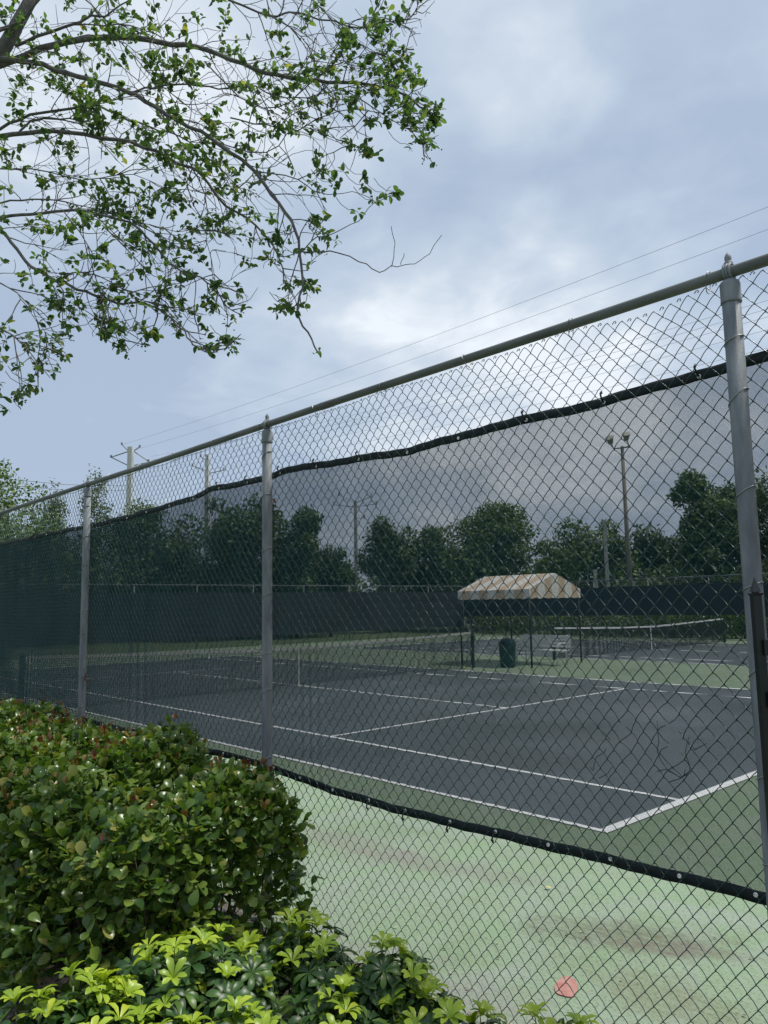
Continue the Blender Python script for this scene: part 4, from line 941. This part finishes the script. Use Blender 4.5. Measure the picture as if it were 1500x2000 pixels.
m_ = MB(); m_.lathe([(.05, .1), (.22, .05), (.25, -.05), (.1, -.12)], tuple(q[-1]), 10); m_.build('lamp_head', conc, arm, True)
# floodlight pole
P6 = onY(1215, 872, 37.0); zd6 = proj(P6)[2]
root = thing('floodlight_pole', 'tall brown pole carrying two floodlights behind the far fence', 'floodlight', (P6.x, P6.y, 0))
m_ = MB(); m_.tube([(0, 0, -.1), (0, 0, P6.z*.5), (0, 0, P6.z)], [.155, .125, .09], 12); m_.build('pole', wood, root, True)
a = rel1(P6, 0, 1198, 876, zd6); b_ = rel1(P6, 0, 1228, 872, zd6)
m_ = MB(); m_.tube([tuple(a), (0, 0, P6.z-.1), tuple(b_)], .04, 8); m_.build('crossarm', wood, root)
lampm = mat('floodlight_housing', [(.3, (.30, .29, .24)), (.7, (.40, .39, .33))], 5, .5)
for (px, py, ang_) in ((1191, 858, .5), (1223, 851, .1)):
    c = rel1(P6, 0, px, py, zd6); tgt = (U2*.9-fw*.45-R2*(.45 if px < 1200 else .15)).normalized(); Rm = tgt.to_track_quat('Z', 'Y').to_matrix().to_4x4(); Rm.translation = c
    m_ = MB(); n_ = 14; prof = [(.05, -.32), (.13, -.28), (.16, -.12), (.24, .08), (.27, .12), (.25, .12)]
    vv = [Rm @ Vector((r*math.cos(2*PI*j/n_), r*math.sin(2*PI*j/n_), z)) for r, z in prof for j in range(n_)]
    m_.add(vv, [(i*n_+j, i*n_+(j+1) % n_, (i+1)*n_+(j+1) % n_, (i+1)*n_+j) for i in range(5) for j in range(n_)]+[tuple(5*n_+j for j in range(n_)), tuple(range(n_))[::-1]])
    lp = m_.build('lamp', lampm, root, True)
    q = a if px < 1200 else b_
    m_ = MB(); m_.tube([tuple(q), tuple(c)], .035, 6); m_.build('bracket', wood, lp, True)
# power lines: real cables parallel to the courts
def line(pts, Y, label, r=.016):
    P = [onY(x, y, Y) for x, y in pts]; P.sort(key=lambda p: p.x)
    xs = np.array([p.x for p in P]); zs = np.array([p.z for p in P]); k = np.polyfit(xs, zs, 2 if len(P) > 3 else 1)
    X = np.linspace(xs[0], 40, 40); m_ = MB(); m_.tube([(x, Y, float(np.polyval(k, min(x, 5)))) for x in X], r, 6)
    o = m_.build('power_line', cable, None, True); tag(o, label, 'cable', 'overhead power lines'); return o
line([(240, 868), (500, 783), (730, 700), (950, 616), (1150, 541), (1306, 480), (1500, 405)], YL, 'topmost overhead power line crossing the sky', .011)
line([(273, 875), (500, 809), (807, 700), (950, 647), (1150, 577), (1418, 480), (1500, 450)], YL+.4, 'second overhead power line, just under the topmost one', .011)
for i, (pa, pb, lb) in enumerate((((1150, 688), (1409, 615), 'power line seen just under the fence rail, uppermost of five through the mesh'), ((1150, 702), (1409, 631), 'second power line down through the mesh under the rail'),
                                  ((1150, 713), (1409, 648), 'third power line down through the mesh under the rail'), ((1150, 737), (1412, 668), 'fourth power line down through the mesh under the rail'),
                                  ((1150, 767), (1412, 702), 'lowest power line above the windscreen hem'))):
    A, B = onY(*pa, 42), onY(*pb, 42); m_ = MB(); z0 = (A.z+B.z)/2
    m_.tube([(x, 42, z0+ .0006*(x+20)**2) for x in np.linspace(-95, 30, 40)], .011, 5); o = m_.build('power_line', cable, None, True); tag(o, lb, 'cable', 'overhead power lines')
for i, (ya, yb, lb) in enumerate(((931, 941, 'upper cable crossing the tall tree at the left edge'), (944, 950, 'lower cable crossing the tall tree at the left edge'))):
    A, B = D(-60, ya-3, 50), D(260, yb+8, 70); m_ = MB(); m_.tube([tuple(A), tuple((A+B)/2-Vector((0, 0, .25))), tuple(B)], .025, 5); o = m_.build('power_line', cable, None, True); tag(o, lb, 'cable', 'overhead power lines')
# pale house glimpsed between the trees
housem = mat('pale_stucco', [(.3, (.55, .56, .55)), (.7, (.66, .67, .66))], 2, .85); roofm = mat('grey_roof', [(.3, (.22, .21, .20)), (.7, (.32, .31, .30))], 4, .8); glassm = mat('dark_window', [(.3, (.03, .035, .04)), (.7, (.05, .055, .06))], 2, .15)
for (px, wd, lb) in ((585, 11, 'pale house glimpsed through the trees right of the middle post'), (915, 9, 'pale house glimpsed through a gap left of the canopy roof')):
    c = D(px, 1120, 78); root = thing('house', lb, 'house', (c.x, c.y, 0), math.radians(48))
    m_ = MB(); m_.box((-wd/2, -3, -.1), (wd/2, 3, 4.2)); m_.build('wall', housem, root)
    m_ = MB(); v = [(-wd/2-.4, -3.4, 4.203), (wd/2+.4, -3.4, 4.203), (wd/2+.4, 3.4, 4.203), (-wd/2-.4, 3.4, 4.203), (-wd/2+1, 0, 6.0), (wd/2-1, 0, 6.0)]; m_.add(v, [(0, 1, 5, 4), (1, 2, 5), (2, 3, 4, 5), (3, 0, 4), (3, 2, 1, 0)]); m_.build('roof', roofm, root)
    for x in (-wd*.25, wd*.25): m_ = MB(); m_.box((x-.7, -3.04, 1.4), (x+.7, -3.0, 2.9)); m_.build('window', glassm, root)
print('done', sum(len(o.data.polygons) for o in bpy.data.objects if o.type == 'MESH'))
